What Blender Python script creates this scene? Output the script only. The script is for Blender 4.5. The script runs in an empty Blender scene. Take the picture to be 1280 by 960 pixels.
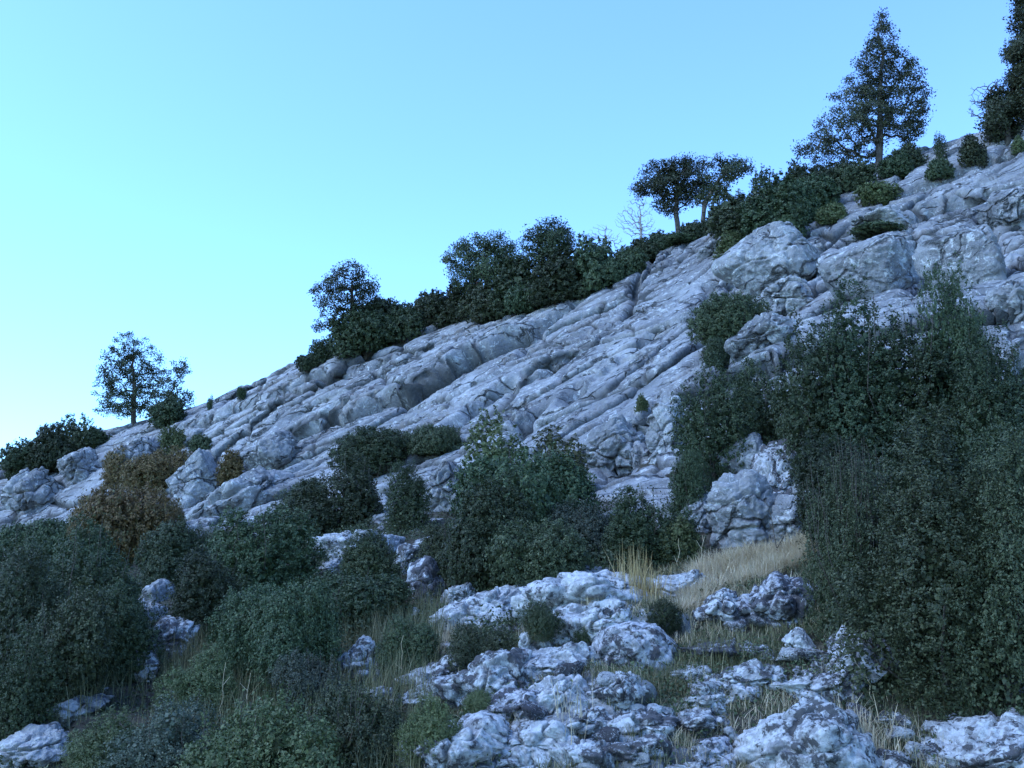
import bpy, bmesh, math, random
import numpy as np
from mathutils import Vector, Matrix, Euler
from mathutils.bvhtree import BVHTree

random.seed(7)
rng = np.random.default_rng(11)
scene = bpy.context.scene
col = scene.collection
R = math.radians

# ------------------------------------------------------------------ camera
EYE = 1.6
PITCH = R(13.0)
FPX = 1256.0                       # focal length in pixels of the 1280 px wide photograph
cam = bpy.data.cameras.new('camera')
cam_o = bpy.data.objects.new('camera', cam)
col.objects.link(cam_o)
cam_o.location = (0, 0, EYE)
cam_o.rotation_euler = (R(90) + PITCH, 0, 0)
cam.sensor_width = 36.0
cam.lens = 36.0 * FPX / 1280.0
cam.clip_end = 3000
scene.camera = cam_o

def ray(u, v):
    """direction of a photo pixel, scaled so that its y component is 1"""
    x = (u - 640.0) / FPX
    z = -(v - 480.0) / FPX
    c, s = math.cos(PITCH), math.sin(PITCH)
    d = Vector((x, c - z * s, s + z * c))
    return d / d.y

def at(u, v, Y):
    return Vector((0, 0, EYE)) + ray(u, v) * Y

# ------------------------------------------------------------------ noise in numpy
def _hash(ix, iy, iz, seed):
    h = (ix.astype(np.uint32) * np.uint32(374761393) + iy.astype(np.uint32) * np.uint32(668265263)
         + iz.astype(np.uint32) * np.uint32(2147483647 - 58) + np.uint32((seed * 974711) & 0xffffffff))
    h = (h ^ (h >> np.uint32(13))) * np.uint32(1274126177)
    h ^= h >> np.uint32(16)
    h = h * np.uint32(2246822519)
    return h ^ (h >> np.uint32(15))

_G = np.array([[1,1,0],[-1,1,0],[1,-1,0],[-1,-1,0],[1,0,1],[-1,0,1],[1,0,-1],[-1,0,-1],
               [0,1,1],[0,-1,1],[0,1,-1],[0,-1,-1],[1,1,0],[-1,1,0],[0,-1,1],[0,-1,-1]], dtype=np.float32)

def gnoise(p, seed=0):
    p = p.astype(np.float32)
    fl = np.floor(p)
    f = p - fl
    i = fl.astype(np.int64)
    w = f * f * f * (f * (f * 6 - 15) + 10)
    out = np.zeros(len(p), np.float32)
    for dx in (0, 1):
        wx = w[:, 0] if dx else 1 - w[:, 0]
        for dy in (0, 1):
            wy = w[:, 1] if dy else 1 - w[:, 1]
            for dz in (0, 1):
                wz = w[:, 2] if dz else 1 - w[:, 2]
                g = _G[_hash(i[:, 0] + dx, i[:, 1] + dy, i[:, 2] + dz, seed) & np.uint32(15)]
                dot = g[:, 0] * (f[:, 0] - dx) + g[:, 1] * (f[:, 1] - dy) + g[:, 2] * (f[:, 2] - dz)
                out += wx * wy * wz * dot
    return out

def fbm(p, octv=4, seed=0, gain=0.5, kind=0):
    a, tot, out = 1.0, 0.0, np.zeros(len(p), np.float32)
    q = p.copy()
    for o in range(octv):
        n = gnoise(q, seed + o * 17)
        if kind == 1:
            n = np.abs(n) * 2 - 0.35       # billow: rounded lumps, creased valleys
        elif kind == 2:
            n = 0.35 - np.abs(n) * 2       # ridged
        out += a * n
        tot += a
        a *= gain
        q = q * 2.03 + 13.7
    return out / tot

def voronoi(p, seed=0, jit=0.9):
    """F1, F2, a random number per cell, and the offset to the cell's point"""
    fl = np.floor(p)
    i = fl.astype(np.int64)
    f = (p - fl).astype(np.float32)
    F1 = np.full(len(p), 9e9, np.float32)
    F2 = F1.copy()
    cid = np.zeros(len(p), np.uint32)
    off = np.zeros((len(p), 3), np.float32)
    for dx in (-1, 0, 1):
        for dy in (-1, 0, 1):
            for dz in (-1, 0, 1):
                h = _hash(i[:, 0] + dx, i[:, 1] + dy, i[:, 2] + dz, seed)
                ox = dx + 0.5 + jit * ((h & np.uint32(1023)).astype(np.float32) / 1023 - 0.5) - f[:, 0]
                oy = dy + 0.5 + jit * (((h >> np.uint32(10)) & np.uint32(1023)).astype(np.float32) / 1023 - 0.5) - f[:, 1]
                oz = dz + 0.5 + jit * (((h >> np.uint32(20)) & np.uint32(1023)).astype(np.float32) / 1023 - 0.5) - f[:, 2]
                d = ox * ox + oy * oy + oz * oz
                near = d < F1
                F2 = np.where(near, F1, np.minimum(F2, d))
                F1 = np.where(near, d, F1)
                cid = np.where(near, h, cid)
                off[near, 0] = ox[near]; off[near, 1] = oy[near]; off[near, 2] = oz[near]
    cid = _hash(cid.astype(np.int64), cid.astype(np.int64), cid.astype(np.int64), seed + 5)
    return np.sqrt(F1), np.sqrt(F2), cid, off

def c01(cid, k):
    return ((cid >> np.uint32(k)) & np.uint32(255)).astype(np.float32) / 255.0

def sst(a, b, x):
    t = np.clip((x - a) / (b - a), 0, 1)
    return t * t * (3 - 2 * t)

# ------------------------------------------------------------------ mesh helpers
def mesh_np(name, verts, faces, smooth=True):
    """faces: (n,3) or (n,4) int array"""
    me = bpy.data.meshes.new(name)
    n, k = len(faces), faces.shape[1]
    me.vertices.add(len(verts))
    me.vertices.foreach_set('co', np.ascontiguousarray(verts, np.float32).ravel())
    me.loops.add(n * k)
    me.loops.foreach_set('vertex_index', np.ascontiguousarray(faces, np.int32).ravel())
    me.polygons.add(n)
    me.polygons.foreach_set('loop_start', np.arange(0, n * k, k, dtype=np.int32))
    me.polygons.foreach_set('use_smooth', np.full(n, smooth, dtype=bool))
    me.update(calc_edges=True)
    return me

def link(name, me, mat=None, parent=None):
    o = bpy.data.objects.new(name, me)
    col.objects.link(o)
    if mat is not None and me is not None and not me.materials:
        me.materials.append(mat)
    if parent is not None:
        o.parent = parent
    return o

def tag(o, label=None, cat=None, group=None, kind=None):
    if label: o['label'] = label
    if cat: o['category'] = cat
    if group: o['group'] = group
    if kind: o['kind'] = kind
    return o

def tubes(paths, sides=6):
    """paths: list of (points (n,3), radii (n)); one open tapered tube each"""
    V, F, base = [], [], 0
    for pts, rad in paths:
        pts = np.asarray(pts, float); n = len(pts)
        tan = np.gradient(pts, axis=0)
        tan /= np.linalg.norm(tan, axis=1, keepdims=True) + 1e-9
        ref = np.where(np.abs(tan[:, 2:3]) > 0.9, np.array([[1., 0, 0]]), np.array([[0., 0, 1]]))
        a = np.cross(tan, ref); a /= np.linalg.norm(a, axis=1, keepdims=True) + 1e-9
        b = np.cross(tan, a)
        ang = np.linspace(0, 2 * math.pi, sides, endpoint=False)
        ring = pts[:, None, :] + np.asarray(rad)[:, None, None] * (np.cos(ang)[None, :, None] * a[:, None, :] + np.sin(ang)[None, :, None] * b[:, None, :])
        V.append(ring.reshape(-1, 3))
        k = np.arange(n - 1)[:, None] * sides
        j = np.arange(sides)[None, :]; j2 = (j + 1) % sides
        F.append(np.stack([base + k + j, base + k + j2, base + k + sides + j2, base + k + sides + j], -1).reshape(-1, 4))
        base += n * sides
    return np.concatenate(V), np.concatenate(F)

STRIKE = np.array([.88, -.30, .37]); STRIKE /= np.linalg.norm(STRIKE)
UPS = np.array([.18, .80, .57]); UPS -= STRIKE * (UPS @ STRIKE); UPS /= np.linalg.norm(UPS)
NRM = np.cross(STRIKE, UPS)
STRIKE_ROT = Matrix([STRIKE.tolist(), UPS.tolist(), NRM.tolist()]).to_euler()

# ------------------------------------------------------------------ materials
def mat_new(name):
    m = bpy.data.materials.new(name); m.use_nodes = True
    nt = m.node_tree
    for n in list(nt.nodes): nt.nodes.remove(n)
    out = nt.nodes.new('ShaderNodeOutputMaterial')
    bs = nt.nodes.new('ShaderNodeBsdfPrincipled')
    nt.links.new(bs.outputs[0], out.inputs[0])
    bs.inputs['Specular IOR Level'].default_value = 0.1
    bs.inputs['Roughness'].default_value = 0.9
    return m, nt, bs

def N(nt, typ, **kw):
    n = nt.nodes.new(typ)
    for k, v in kw.items():
        if k in n.inputs: n.inputs[k].default_value = v
        else: setattr(n, k, v)
    return n

def noise(nt, vec, scale, detail=4, rough=0.55, dist=0.0):
    n = N(nt, 'ShaderNodeTexNoise', Scale=scale, Detail=detail, Roughness=rough, Distortion=dist)
    nt.links.new(vec, n.inputs['Vector'])
    return n.outputs['Fac']

def ramp(nt, fac, stops):
    r = nt.nodes.new('ShaderNodeValToRGB')
    e = r.color_ramp.elements
    while len(e) < len(stops): e.new(0.5)
    for k, (p, c) in enumerate(stops):
        e[k].position = p
        e[k].color = (c, c, c, 1) if isinstance(c, (int, float)) else (*c, 1)
    nt.links.new(fac, r.inputs[0])
    return r.outputs[0]

def mix(nt, fac, a, b, blend='MIX'):
    m = nt.nodes.new('ShaderNodeMix'); m.data_type = 'RGBA'; m.blend_type = blend
    for s, val in ((m.inputs[0], fac), (m.inputs[6], a), (m.inputs[7], b)):
        if isinstance(val, (int, float)): s.default_value = val
        elif isinstance(val, tuple): s.default_value = (*val, 1)
        else: nt.links.new(val, s)
    return m.outputs[2]

def math_n(nt, op, a, b):
    m = N(nt, 'ShaderNodeMath', operation=op)
    for s, val in ((m.inputs[0], a), (m.inputs[1], b)):
        if isinstance(val, (int, float)): s.default_value = val
        else: nt.links.new(val, s)
    return m.outputs[0]

def bump(nt, bs, hgt, strength, dist, prev=None):
    b = N(nt, 'ShaderNodeBump', Strength=strength, Distance=dist)
    nt.links.new(hgt, b.inputs['Height'])
    if prev is not None: nt.links.new(prev, b.inputs['Normal'])
    if bs is not None: nt.links.new(b.outputs[0], bs.inputs['Normal'])
    return b.outputs[0]

def vec_scale(nt, vec, s, loc=(0, 0, 0)):
    m = N(nt, 'ShaderNodeMapping')
    m.inputs['Scale'].default_value = s
    m.inputs['Location'].default_value = loc
    nt.links.new(vec, m.inputs['Vector'])
    return m.outputs[0]

def slope_rock(nt, P):
    """colour and height of the weathered grey limestone of the slope"""
    big = noise(nt, P, 0.35, 5, 0.6, 0.6)
    c = ramp(nt, big, [(0.3, (.165, .165, .167)), (0.5, (.255, .254, .253)), (0.70, (.36, .358, .352))])
    st = noise(nt, vec_scale(nt, P, (1.0, 1.0, .45)), 1.6, 6, 0.65, 1.0)
    c = mix(nt, 0.6, c, ramp(nt, st, [(0.3, .24), (0.5, .52), (0.7, .78)]), 'OVERLAY')
    # rusty stains in places
    ru = ramp(nt, noise(nt, P, 0.55, 4, 0.6), [(0.6, 0.0), (0.74, 0.3)])
    c = mix(nt, ru, c, (.25, .185, .14))
    # white crustose lichen spots
    l1 = ramp(nt, noise(nt, P, 6.0, 6, 0.7, 0.8), [(0.55, 0.0), (0.61, 1.0)])
    l2 = ramp(nt, noise(nt, P, 0.9, 3, 0.5), [(0.36, 0.0), (0.52, 1.0)])
    lich = math_n(nt, 'MULTIPLY', l1, l2)
    c = mix(nt, math_n(nt, 'MULTIPLY', lich, .75), c, (.58, .59, .57))
    # black lichen specks
    d1 = ramp(nt, noise(nt, P, 8.0, 6, 0.72, 0.8), [(0.53, 0.0), (0.60, 1.0)])
    d2 = ramp(nt, noise(nt, P, 1.3, 3, 0.6), [(0.45, 0.0), (0.6, 1.0)])
    dk = math_n(nt, 'MULTIPLY', d1, d2)
    c = mix(nt, math_n(nt, 'MULTIPLY', dk, .55), c, (.075, .075, .08))
    # joints: thin open fractures, longer along the strike of the beds
    crm = None
    for sc_, wd, seed_ in ((.5, .024, 0.0), (1.4, .034, 7.3)):
        v = N(nt, 'ShaderNodeTexVoronoi', feature='DISTANCE_TO_EDGE', Scale=sc_)
        wn = N(nt, 'ShaderNodeTexNoise', Scale=sc_ * 1.6, Detail=5.0, Roughness=.6)
        nt.links.new(P, wn.inputs['Vector'])
        wv = N(nt, 'ShaderNodeVectorMath', operation='MULTIPLY_ADD')
        nt.links.new(wn.outputs['Color'], wv.inputs[0]); wv.inputs[1].default_value = (.42 / sc_,) * 3
        rt = N(nt, 'ShaderNodeMapping'); rt.inputs['Rotation'].default_value = STRIKE_ROT
        nt.links.new(P, rt.inputs['Vector'])
        nt.links.new(vec_scale(nt, rt.outputs[0], (.45, 1.15, .9), (seed_, seed_, 0)), wv.inputs[2])
        nt.links.new(wv.outputs[0], v.inputs['Vector'])
        cr = ramp(nt, v.outputs['Distance'], [(0.0, 1.0), (wd, 0.0)])
        one = math_n(nt, 'MULTIPLY', cr, ramp(nt, noise(nt, P, sc_ * .9, 3, .6), [(0.44, 0.0), (0.54, 1.0)]))
        crm = one if crm is None else math_n(nt, 'MAXIMUM', crm, one)
    at2 = N(nt, 'ShaderNodeAttribute', attribute_name='joint')
    crm = math_n(nt, 'MAXIMUM', crm, math_n(nt, 'MULTIPLY', at2.outputs['Fac'], .95))
    c = mix(nt, math_n(nt, 'MULTIPLY', crm, .9), c, (.04, .042, .04))
    h1 = noise(nt, P, 3.0, 7, 0.66, 0.4)
    h2 = noise(nt, P, 16.0, 5, 0.7)
    h = math_n(nt, 'ADD', math_n(nt, 'MULTIPLY', h1, 1.0), math_n(nt, 'MULTIPLY', h2, .22))
    h = math_n(nt, 'SUBTRACT', h, math_n(nt, 'MULTIPLY', crm, .6))
    return c, h

# ground: limestone where the attribute says bare rock, soil and litter elsewhere
M = {}
m, nt, bs = mat_new('hillside_rock_and_soil')
P = N(nt, 'ShaderNodeTexCoord').outputs['Object']
c, h = slope_rock(nt, P)
s1 = noise(nt, P, 9.0, 6, 0.7)
soil = ramp(nt, s1, [(0.3, (.035, .03, .024)), (0.5, (.075, .065, .048)), (0.7, (.14, .13, .10))])
att = N(nt, 'ShaderNodeAttribute', attribute_name='rock')
edge = math_n(nt, 'ADD', att.outputs['Fac'], math_n(nt, 'MULTIPLY', math_n(nt, 'SUBTRACT', noise(nt, P, 2.2, 5, .65), 0.5), 1.1))
rk = ramp(nt, edge, [(0.42, 0.0), (0.52, 1.0)])
nt.links.new(mix(nt, rk, soil, c), bs.inputs['Base Color'])
hh = mix(nt, rk, s1, h)
bump(nt, bs, hh, 0.9, 0.16)
M['ground'] = m

m, nt, bs = mat_new('grey_limestone')
tc = N(nt, 'ShaderNodeTexCoord'); oi = N(nt, 'ShaderNodeObjectInfo')
va = N(nt, 'ShaderNodeVectorMath', operation='ADD'); nt.links.new(tc.outputs['Object'], va.inputs[0]); nt.links.new(oi.outputs['Location'], va.inputs[1])
c, h = slope_rock(nt, va.outputs[0])
nt.links.new(c, bs.inputs['Base Color']); bump(nt, bs, h, 0.9, 0.16)
M['slope_rock'] = m

def lichen_rock(name, white, dark, amount):
    m, nt, bs = mat_new(name)
    tc = N(nt, 'ShaderNodeTexCoord'); oi = N(nt, 'ShaderNodeObjectInfo')
    va = N(nt, 'ShaderNodeVectorMath', operation='ADD'); nt.links.new(tc.outputs['Object'], va.inputs[0]); nt.links.new(oi.outputs['Location'], va.inputs[1])
    P = va.outputs[0]
    base = ramp(nt, noise(nt, P, 2.2, 6, .65, 0.0), [(0.32, (.17, .17, .175)), (0.5, (.28, .28, .28)), (0.68, white)])
    wl = ramp(nt, noise(nt, P, 17.0, 7, .7, 0.0), [(0.46, 0.0), (0.56, 1.0)])
    c = mix(nt, math_n(nt, 'MULTIPLY', wl, .8), base, white)
    # black crust: larger patches broken up by fine speckle
    a = noise(nt, P, 13.0, 8, .74, 0.0)
    b = noise(nt, P, 2.6, 4, .6)
    e = math_n(nt, 'ADD', a, math_n(nt, 'MULTIPLY', math_n(nt, 'SUBTRACT', b, .5), .55))
    e = math_n(nt, 'ADD', e, math_n(nt, 'MULTIPLY', math_n(nt, 'SUBTRACT', oi.outputs['Random'], .5), .09))
    dk = ramp(nt, e, [(amount, 0.0), (amount + .045, 1.0)])
    c = mix(nt, math_n(nt, 'MULTIPLY', dk, .92), c, dark)
    sp = ramp(nt, noise(nt, P, 45.0, 3, .6), [(0.58, 0.0), (0.66, 1.0)])
    c = mix(nt, math_n(nt, 'MULTIPLY', sp, .4), c, dark)
    nt.links.new(c, bs.inputs['Base Color'])
    h = math_n(nt, 'ADD', noise(nt, P, 7.0, 8, .72, 0.0), math_n(nt, 'MULTIPLY', noise(nt, P, 38.0, 4, .7), .25))
    h = math_n(nt, 'SUBTRACT', h, math_n(nt, 'MULTIPLY', dk, .12))
    bump(nt, bs, h, .9, 0.05)
    return m
M['lichen'] = lichen_rock('lichen_limestone', (.53, .54, .54), (.06, .057, .06), .515)
M['pale'] = lichen_rock('pale_limestone', (.55, .55, .54), (.06, .06, .06), .58)
M['dark'] = lichen_rock('dark_lichen_limestone', (.52, .52, .55), (.05, .047, .052), .475)

def leaf_mat(name, cols, trans=0.12, vary=1.0, dim=.80):
    m, nt, bs = mat_new(name)
    g = N(nt, 'ShaderNodeNewGeometry'); oi = N(nt, 'ShaderNodeObjectInfo')
    P = N(nt, 'ShaderNodeTexCoord').outputs['Object']
    cols = [tuple(x * dim for x in q) for q in cols]
    f = math_n(nt, 'ADD', math_n(nt, 'MULTIPLY', g.outputs['Random Per Island'], .65), math_n(nt, 'MULTIPLY', noise(nt, P, 3.0, 2), .35))
    c = ramp(nt, f, [(0.1 + .8 * k / (len(cols) - 1), q) for k, q in enumerate(cols)])
    hs = N(nt, 'ShaderNodeHueSaturation')
    nt.links.new(c, hs.inputs['Color'])
    nt.links.new(math_n(nt, 'ADD', math_n(nt, 'MULTIPLY', oi.outputs['Random'], .7 * vary), 1 - .35 * vary), hs.inputs['Value'])
    nt.links.new(math_n(nt, 'ADD', math_n(nt, 'MULTIPLY', oi.outputs['Random'], .05 * vary), .5 - .03 * vary), hs.inputs['Hue'])
    nt.links.new(hs.outputs[0], bs.inputs['Base Color'])
    bs.inputs['Roughness'].default_value = 0.55
    bs.inputs['Specular IOR Level'].default_value = 0.25
    tr = N(nt, 'ShaderNodeBsdfTranslucent')
    nt.links.new(hs.outputs[0], tr.inputs['Color'])
    mx = N(nt, 'ShaderNodeMixShader'); mx.inputs[0].default_value = trans
    out = [n for n in nt.nodes if n.type == 'OUTPUT_MATERIAL'][0]
    nt.links.new(bs.outputs[0], mx.inputs[1]); nt.links.new(tr.outputs[0], mx.inputs[2]); nt.links.new(mx.outputs[0], out.inputs[0])
    return m
M['oak'] = leaf_mat('evergreen_oak_leaves', [(.028, .042, .020), (.045, .066, .028), (.064, .088, .038), (.11, .13, .06)])
M['dull'] = leaf_mat('dull_green_leaves', [(.035, .048, .022), (.055, .075, .034), (.085, .108, .048), (.15, .165, .08)])
M['olive'] = leaf_mat('olive_green_leaves', [(.06, .07, .028), (.09, .11, .04), (.13, .145, .055), (.19, .19, .09)])
M['scrub'] = leaf_mat('bright_scrub_leaves', [(.06, .085, .035), (.085, .12, .045), (.12, .155, .06), (.18, .20, .10)])
M['sage'] = leaf_mat('grey_green_leaves', [(.045, .062, .04), (.07, .092, .06), (.10, .125, .08), (.18, .19, .13)])
M['rust'] = leaf_mat('rust_brown_leaves', [(.065, .055, .024), (.115, .08, .03), (.17, .105, .038), (.095, .11, .042)], vary=.25, dim=1)
M['deep'] = leaf_mat('shade_darkened_oak_leaves', [(.02, .031, .015), (.032, .048, .021), (.046, .064, .028), (.085, .10, .045)])  # oak leaves darkened: shade of the hollow between the bushes, put into the colour
M['gold'] = leaf_mat('golden_straw', [(.24, .17, .07), (.36, .26, .11), (.47, .35, .16), (.52, .41, .22)], .3, 0, 1)
M['conifer'] = leaf_mat('juniper_needles', [(.03, .04, .024), (.05, .062, .034), (.075, .085, .042), (.13, .12, .05)], .15)
M['straw'] = leaf_mat('dry_straw', [(.36, .28, .17), (.50, .40, .25), (.62, .51, .34), (.66, .57, .42)], .3, 0, 1)
M['grass'] = leaf_mat('green_grass_blades', [(.065, .07, .033), (.115, .118, .053), (.20, .185, .095), (.34, .295, .17)], .3, 0, 1)
M['red'] = leaf_mat('red_autumn_leaves', [(.12, .03, .02), (.18, .04, .025), (.25, .06, .03), (.2, .08, .03)])
m, nt, bs = mat_new('bark')
P = N(nt, 'ShaderNodeTexCoord').outputs['Object']
nt.links.new(ramp(nt, noise(nt, vec_scale(nt, P, (9, 9, 2)), 3.0, 5, .6), [(0.3, (.05, .04, .032)), (0.7, (.15, .125, .10))]), bs.inputs['Base Color'])
bump(nt, bs, noise(nt, vec_scale(nt, P, (9, 9, 2)), 3.0, 5, .6), .8, .05)
M['bark'] = m
m, nt, bs = mat_new('pale_twigs')
P = N(nt, 'ShaderNodeTexCoord').outputs['Object']
nt.links.new(ramp(nt, noise(nt, P, 4.0, 3), [(0.3, (.28, .25, .22)), (0.7, (.45, .42, .38))]), bs.inputs['Base Color'])
M['twig'] = m

# ------------------------------------------------------------------ the hill: a smooth base surface through surveyed points
ctrl = []        # x, y, z, rock
def cp(u, v, Y, rock):
    Y = 6 + (Y - 6) * .55 if Y < 16 else 11.5 + (Y - 16) * 1.1 if Y < 31 else 28 + (Y - 31)
    p = at(u, v, Y); ctrl.append((p.x, p.y, p.z, rock)); return p
RIDGE = [(-260, 650, 50), (-120, 615, 49), (0, 592, 48), (100, 552, 46), (200, 523, 45), (300, 492, 43), (400, 446, 42), (500, 420, 41), (600, 396, 40), (700, 368, 39),
         (800, 322, 38), (900, 288, 37), (1000, 250, 36), (1100, 212, 35), (1200, 186, 34), (1280, 165, 33), (1420, 120, 32), (1600, 70, 31)]
for u, v, Y in RIDGE:
    p = cp(u, v, Y, 1)
    k = Vector((p.x, p.y, 0)) / p.y
    for dY, dz in ((5, 1.4), (14, 6.5), (34, 20)):
        ctrl.append((p.x + k.x * dY, p.y + k.y * dY, p.z - dz, .5))
for u, v, Y, rk in [
    (0, 665, 39, 1), (100, 640, 38, 1), (200, 640, 35, .9), (300, 600, 33, 1), (400, 560, 31.5, 1), (500, 520, 31, 1), (600, 480, 30.5, 1), (700, 440, 30, 1), (800, 400, 29.5, 1),
    (900, 370, 28, 1), (1000, 340, 26.5, 1), (1100, 310, 25.5, 1), (1200, 290, 25, 1), (1300, 270, 24.5, 1), (1450, 230, 24, 1),
    (300, 650, 25, .7), (400, 640, 24, .4), (480, 600, 25.5, 1), (560, 600, 24, 1), (640, 580, 23, 1), (720, 570, 21.5, 1), (790, 540, 20.5, 1), (850, 500, 20, 1),
    (950, 450, 20, .9), (1050, 420, 19.5, .8), (1150, 400, 19, .8), (1270, 380, 19, .9), (1420, 350, 18.5, .95), (1600, 330, 18, .9), (1600, 560, 13, .6), (1600, 720, 9, .5),
    (-150, 700, 34, 0), (60, 690, 26, 0), (180, 705, 21, 0), (300, 710, 18.5, 0), (430, 690, 17.5, .1), (540, 680, 17, .3), (640, 670, 16.5, .1), (740, 655, 16.5, .5), (830, 640, 16.3, .6),
    (900, 630, 15.8, .5), (970, 610, 15.5, .6), (1080, 590, 15, .2), (1200, 570, 14.5, .2), (1330, 560, 14, .55),
    (-100, 800, 16, 0), (60, 790, 15, 0), (180, 785, 14, .1), (300, 780, 13.3, .1), (430, 770, 13, .1), (550, 765, 12.4, .3), (660, 755, 12, .4), (770, 735, 12, .3), (870, 712, 12.2, 0), (970, 690, 12.2, 0), (1060, 690, 11, 0), (1200, 690, 10.5, 0),
    (-80, 930, 9, .1), (60, 915, 9, .2), (200, 905, 8.8, 0), (350, 895, 8.6, 0), (500, 870, 8.8, .1), (620, 840, 9, .66), (740, 820, 9.2, .62), (850, 815, 9, .25), (950, 805, 8.8, .1), (1060, 800, 8.4, .1), (1200, 820, 7.6, .05), (1350, 820, 7.4, .5),
    (60, 1020, 6.6, 0), (350, 1000, 6.4, 0), (600, 960, 6.6, .66), (800, 940, 6.6, .62), (1000, 945, 6.4, .1), (1200, 950, 6.2, .1), (1400, 960, 6, .5)]:
    cp(u, v, Y, rk)
for x, y, z in [(-6, 0, -.6), (0, 0, 0.0), (6, 0, .5), (-3, 3, .15), (3, 3, .35), (-10, 6, -.2), (8, 5, 1.0), (-14, -8, -3.2), (0, -8, -2.0), (14, -8, -.8), (0, 3.4, .3), (20, 2, 2.2), (-24, 6, -1.8), (-30, -20, -7), (0, -25, -6.5), (30, -20, -4), (26, 12, 6)]:
    ctrl.append((x, y, z, 0.05))
ctrl = np.array(ctrl)
CX, CZ = ctrl[:, :2] / 10.0, ctrl[:, 2:]
def _phi(d2): return 0.5 * d2 * np.log(d2 + 1e-12)
_n = len(CX)
D2 = ((CX[:, None] - CX[None]) ** 2).sum(-1)
A = np.zeros((_n + 3, _n + 3)); A[:_n, :_n] = _phi(D2) + np.eye(_n) * 0.004
A[:_n, _n] = 1; A[:_n, _n + 1:] = CX; A[_n, :_n] = 1; A[_n + 1:, :_n] = CX.T
W = np.linalg.solve(A, np.concatenate([CZ, np.zeros((3, 2))]))
def base_surface(xy):
    out = np.empty((len(xy), 2))
    q = xy / 10.0
    for s in range(0, len(q), 60000):
        b = q[s:s + 60000]
        d2 = ((b[:, None] - CX[None]) ** 2).sum(-1)
        out[s:s + 60000] = _phi(d2) @ W[:_n] + W[_n] + b @ W[_n + 1:]
    r = np.linalg.norm(xy, axis=1)
    az = np.arctan2(xy[:, 0], xy[:, 1])
    far = -24 - 0.02 * r                            # the valley all round, far out
    k = sst(62, 120, r)
    kb = sst(28, 60, r) * sst(R(60), R(95), np.abs(az))
    k = np.maximum(k, kb)
    return np.clip(out[:, 0], -60, 40) * (1 - k) + far * k, np.clip(out[:, 1], 0, 1) * (1 - k) + .3 * k

def polar(n_in, n_out, rs):
    az = np.concatenate([np.linspace(-180, -39, n_out, endpoint=False), np.linspace(-39, 39, n_in), np.linspace(39, 180, n_out + 1)[1:-1]]) * math.pi / 180
    na, nr = len(az), len(rs)
    x = np.sin(az)[None] * rs[:, None]; y = np.cos(az)[None] * rs[:, None]
    xy = np.stack([x, y], -1).reshape(-1, 2)
    i = np.arange(nr - 1)[:, None] * na; j = np.arange(na)[None]; j2 = (j + 1) % na
    F = np.stack([i + j, i + j2, i + na + j2, i + na + j], -1).reshape(-1, 4)[:, ::-1]
    return xy, F, na, nr

# coarse base, for placing the fissures
rs0 = np.concatenate([np.geomspace(.7, 10, 60), np.linspace(10.3, 62, 150)])
xy0, F0, _, _ = polar(240, 10, rs0)
z0, _ = base_surface(xy0)
bvh0 = BVHTree.FromPolygons(np.column_stack([xy0, z0]).tolist(), F0.tolist())
def hit0(u, v):
    d = ray(u, v); h = bvh0.ray_cast(Vector((0, 0, EYE)), d.normalized())
    return h[0]

# main fissures of the slab: photo pixels, depth, width, how far the upper lip stands out
FISS = [
    ([(343, 571), (374, 548), (409, 534), (426, 521), (440, 524), (477, 510), (518, 499), (534, 487), (577, 463), (600, 446), (650, 427), (690, 400)], .55, .16, .75),
    ([(520, 566), (568, 537), (590, 521), (618, 499), (640, 487), (680, 470), (720, 440)], .5, .18, .5),
    ([(240, 640), (300, 596), (334, 571)], .4, .16, .5),
    ([(300, 640), (330, 612), (352, 598), (372, 590), (400, 570)], .35, .14, .35),
    ([(640, 460), (655, 432), (690, 398), (730, 375)], .35, .14, .25),
    ([(700, 520), (745, 470), (775, 448), (820, 420), (885, 392)], .4, .15, .35),
    ([(560, 640), (600, 590), (640, 545), (690, 505)], .4, .16, .45),
    ([(887, 345), (874, 380), (886, 420), (868, 470)], .3, .16, 0),
    ([(895, 372), (930, 345), (1015, 350), (1045, 322)], .45, .16, .4),
    ([(1140, 375), (1146, 357), (1157, 316), (1172, 292)], .8, .22, .2),
    ([(1232, 249), (1229, 286), (1255, 312), (1280, 330)], .5, .18, .2),
    ([(1045, 300), (1110, 285), (1150, 268), (1232, 249)], .5, .18, .5),
    ([(1060, 268), (1130, 240), (1200, 215), (1280, 195)], .4, .16, .4),
    ([(60, 620), (120, 585), (190, 555), (250, 545)], .4, .16, .4),
    ([(200, 545), (290, 520), (360, 490), (430, 462), (520, 440)], .35, .15, .35),
    ([(330, 545), (400, 500), (470, 470), (560, 430)], .3, .14, .3),
    ([(155, 560), (150, 590), (165, 610)], .35, .16, .1),
    ([(760, 600), (770, 560), (800, 530), (840, 500)], .5, .18, .3),
]
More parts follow.
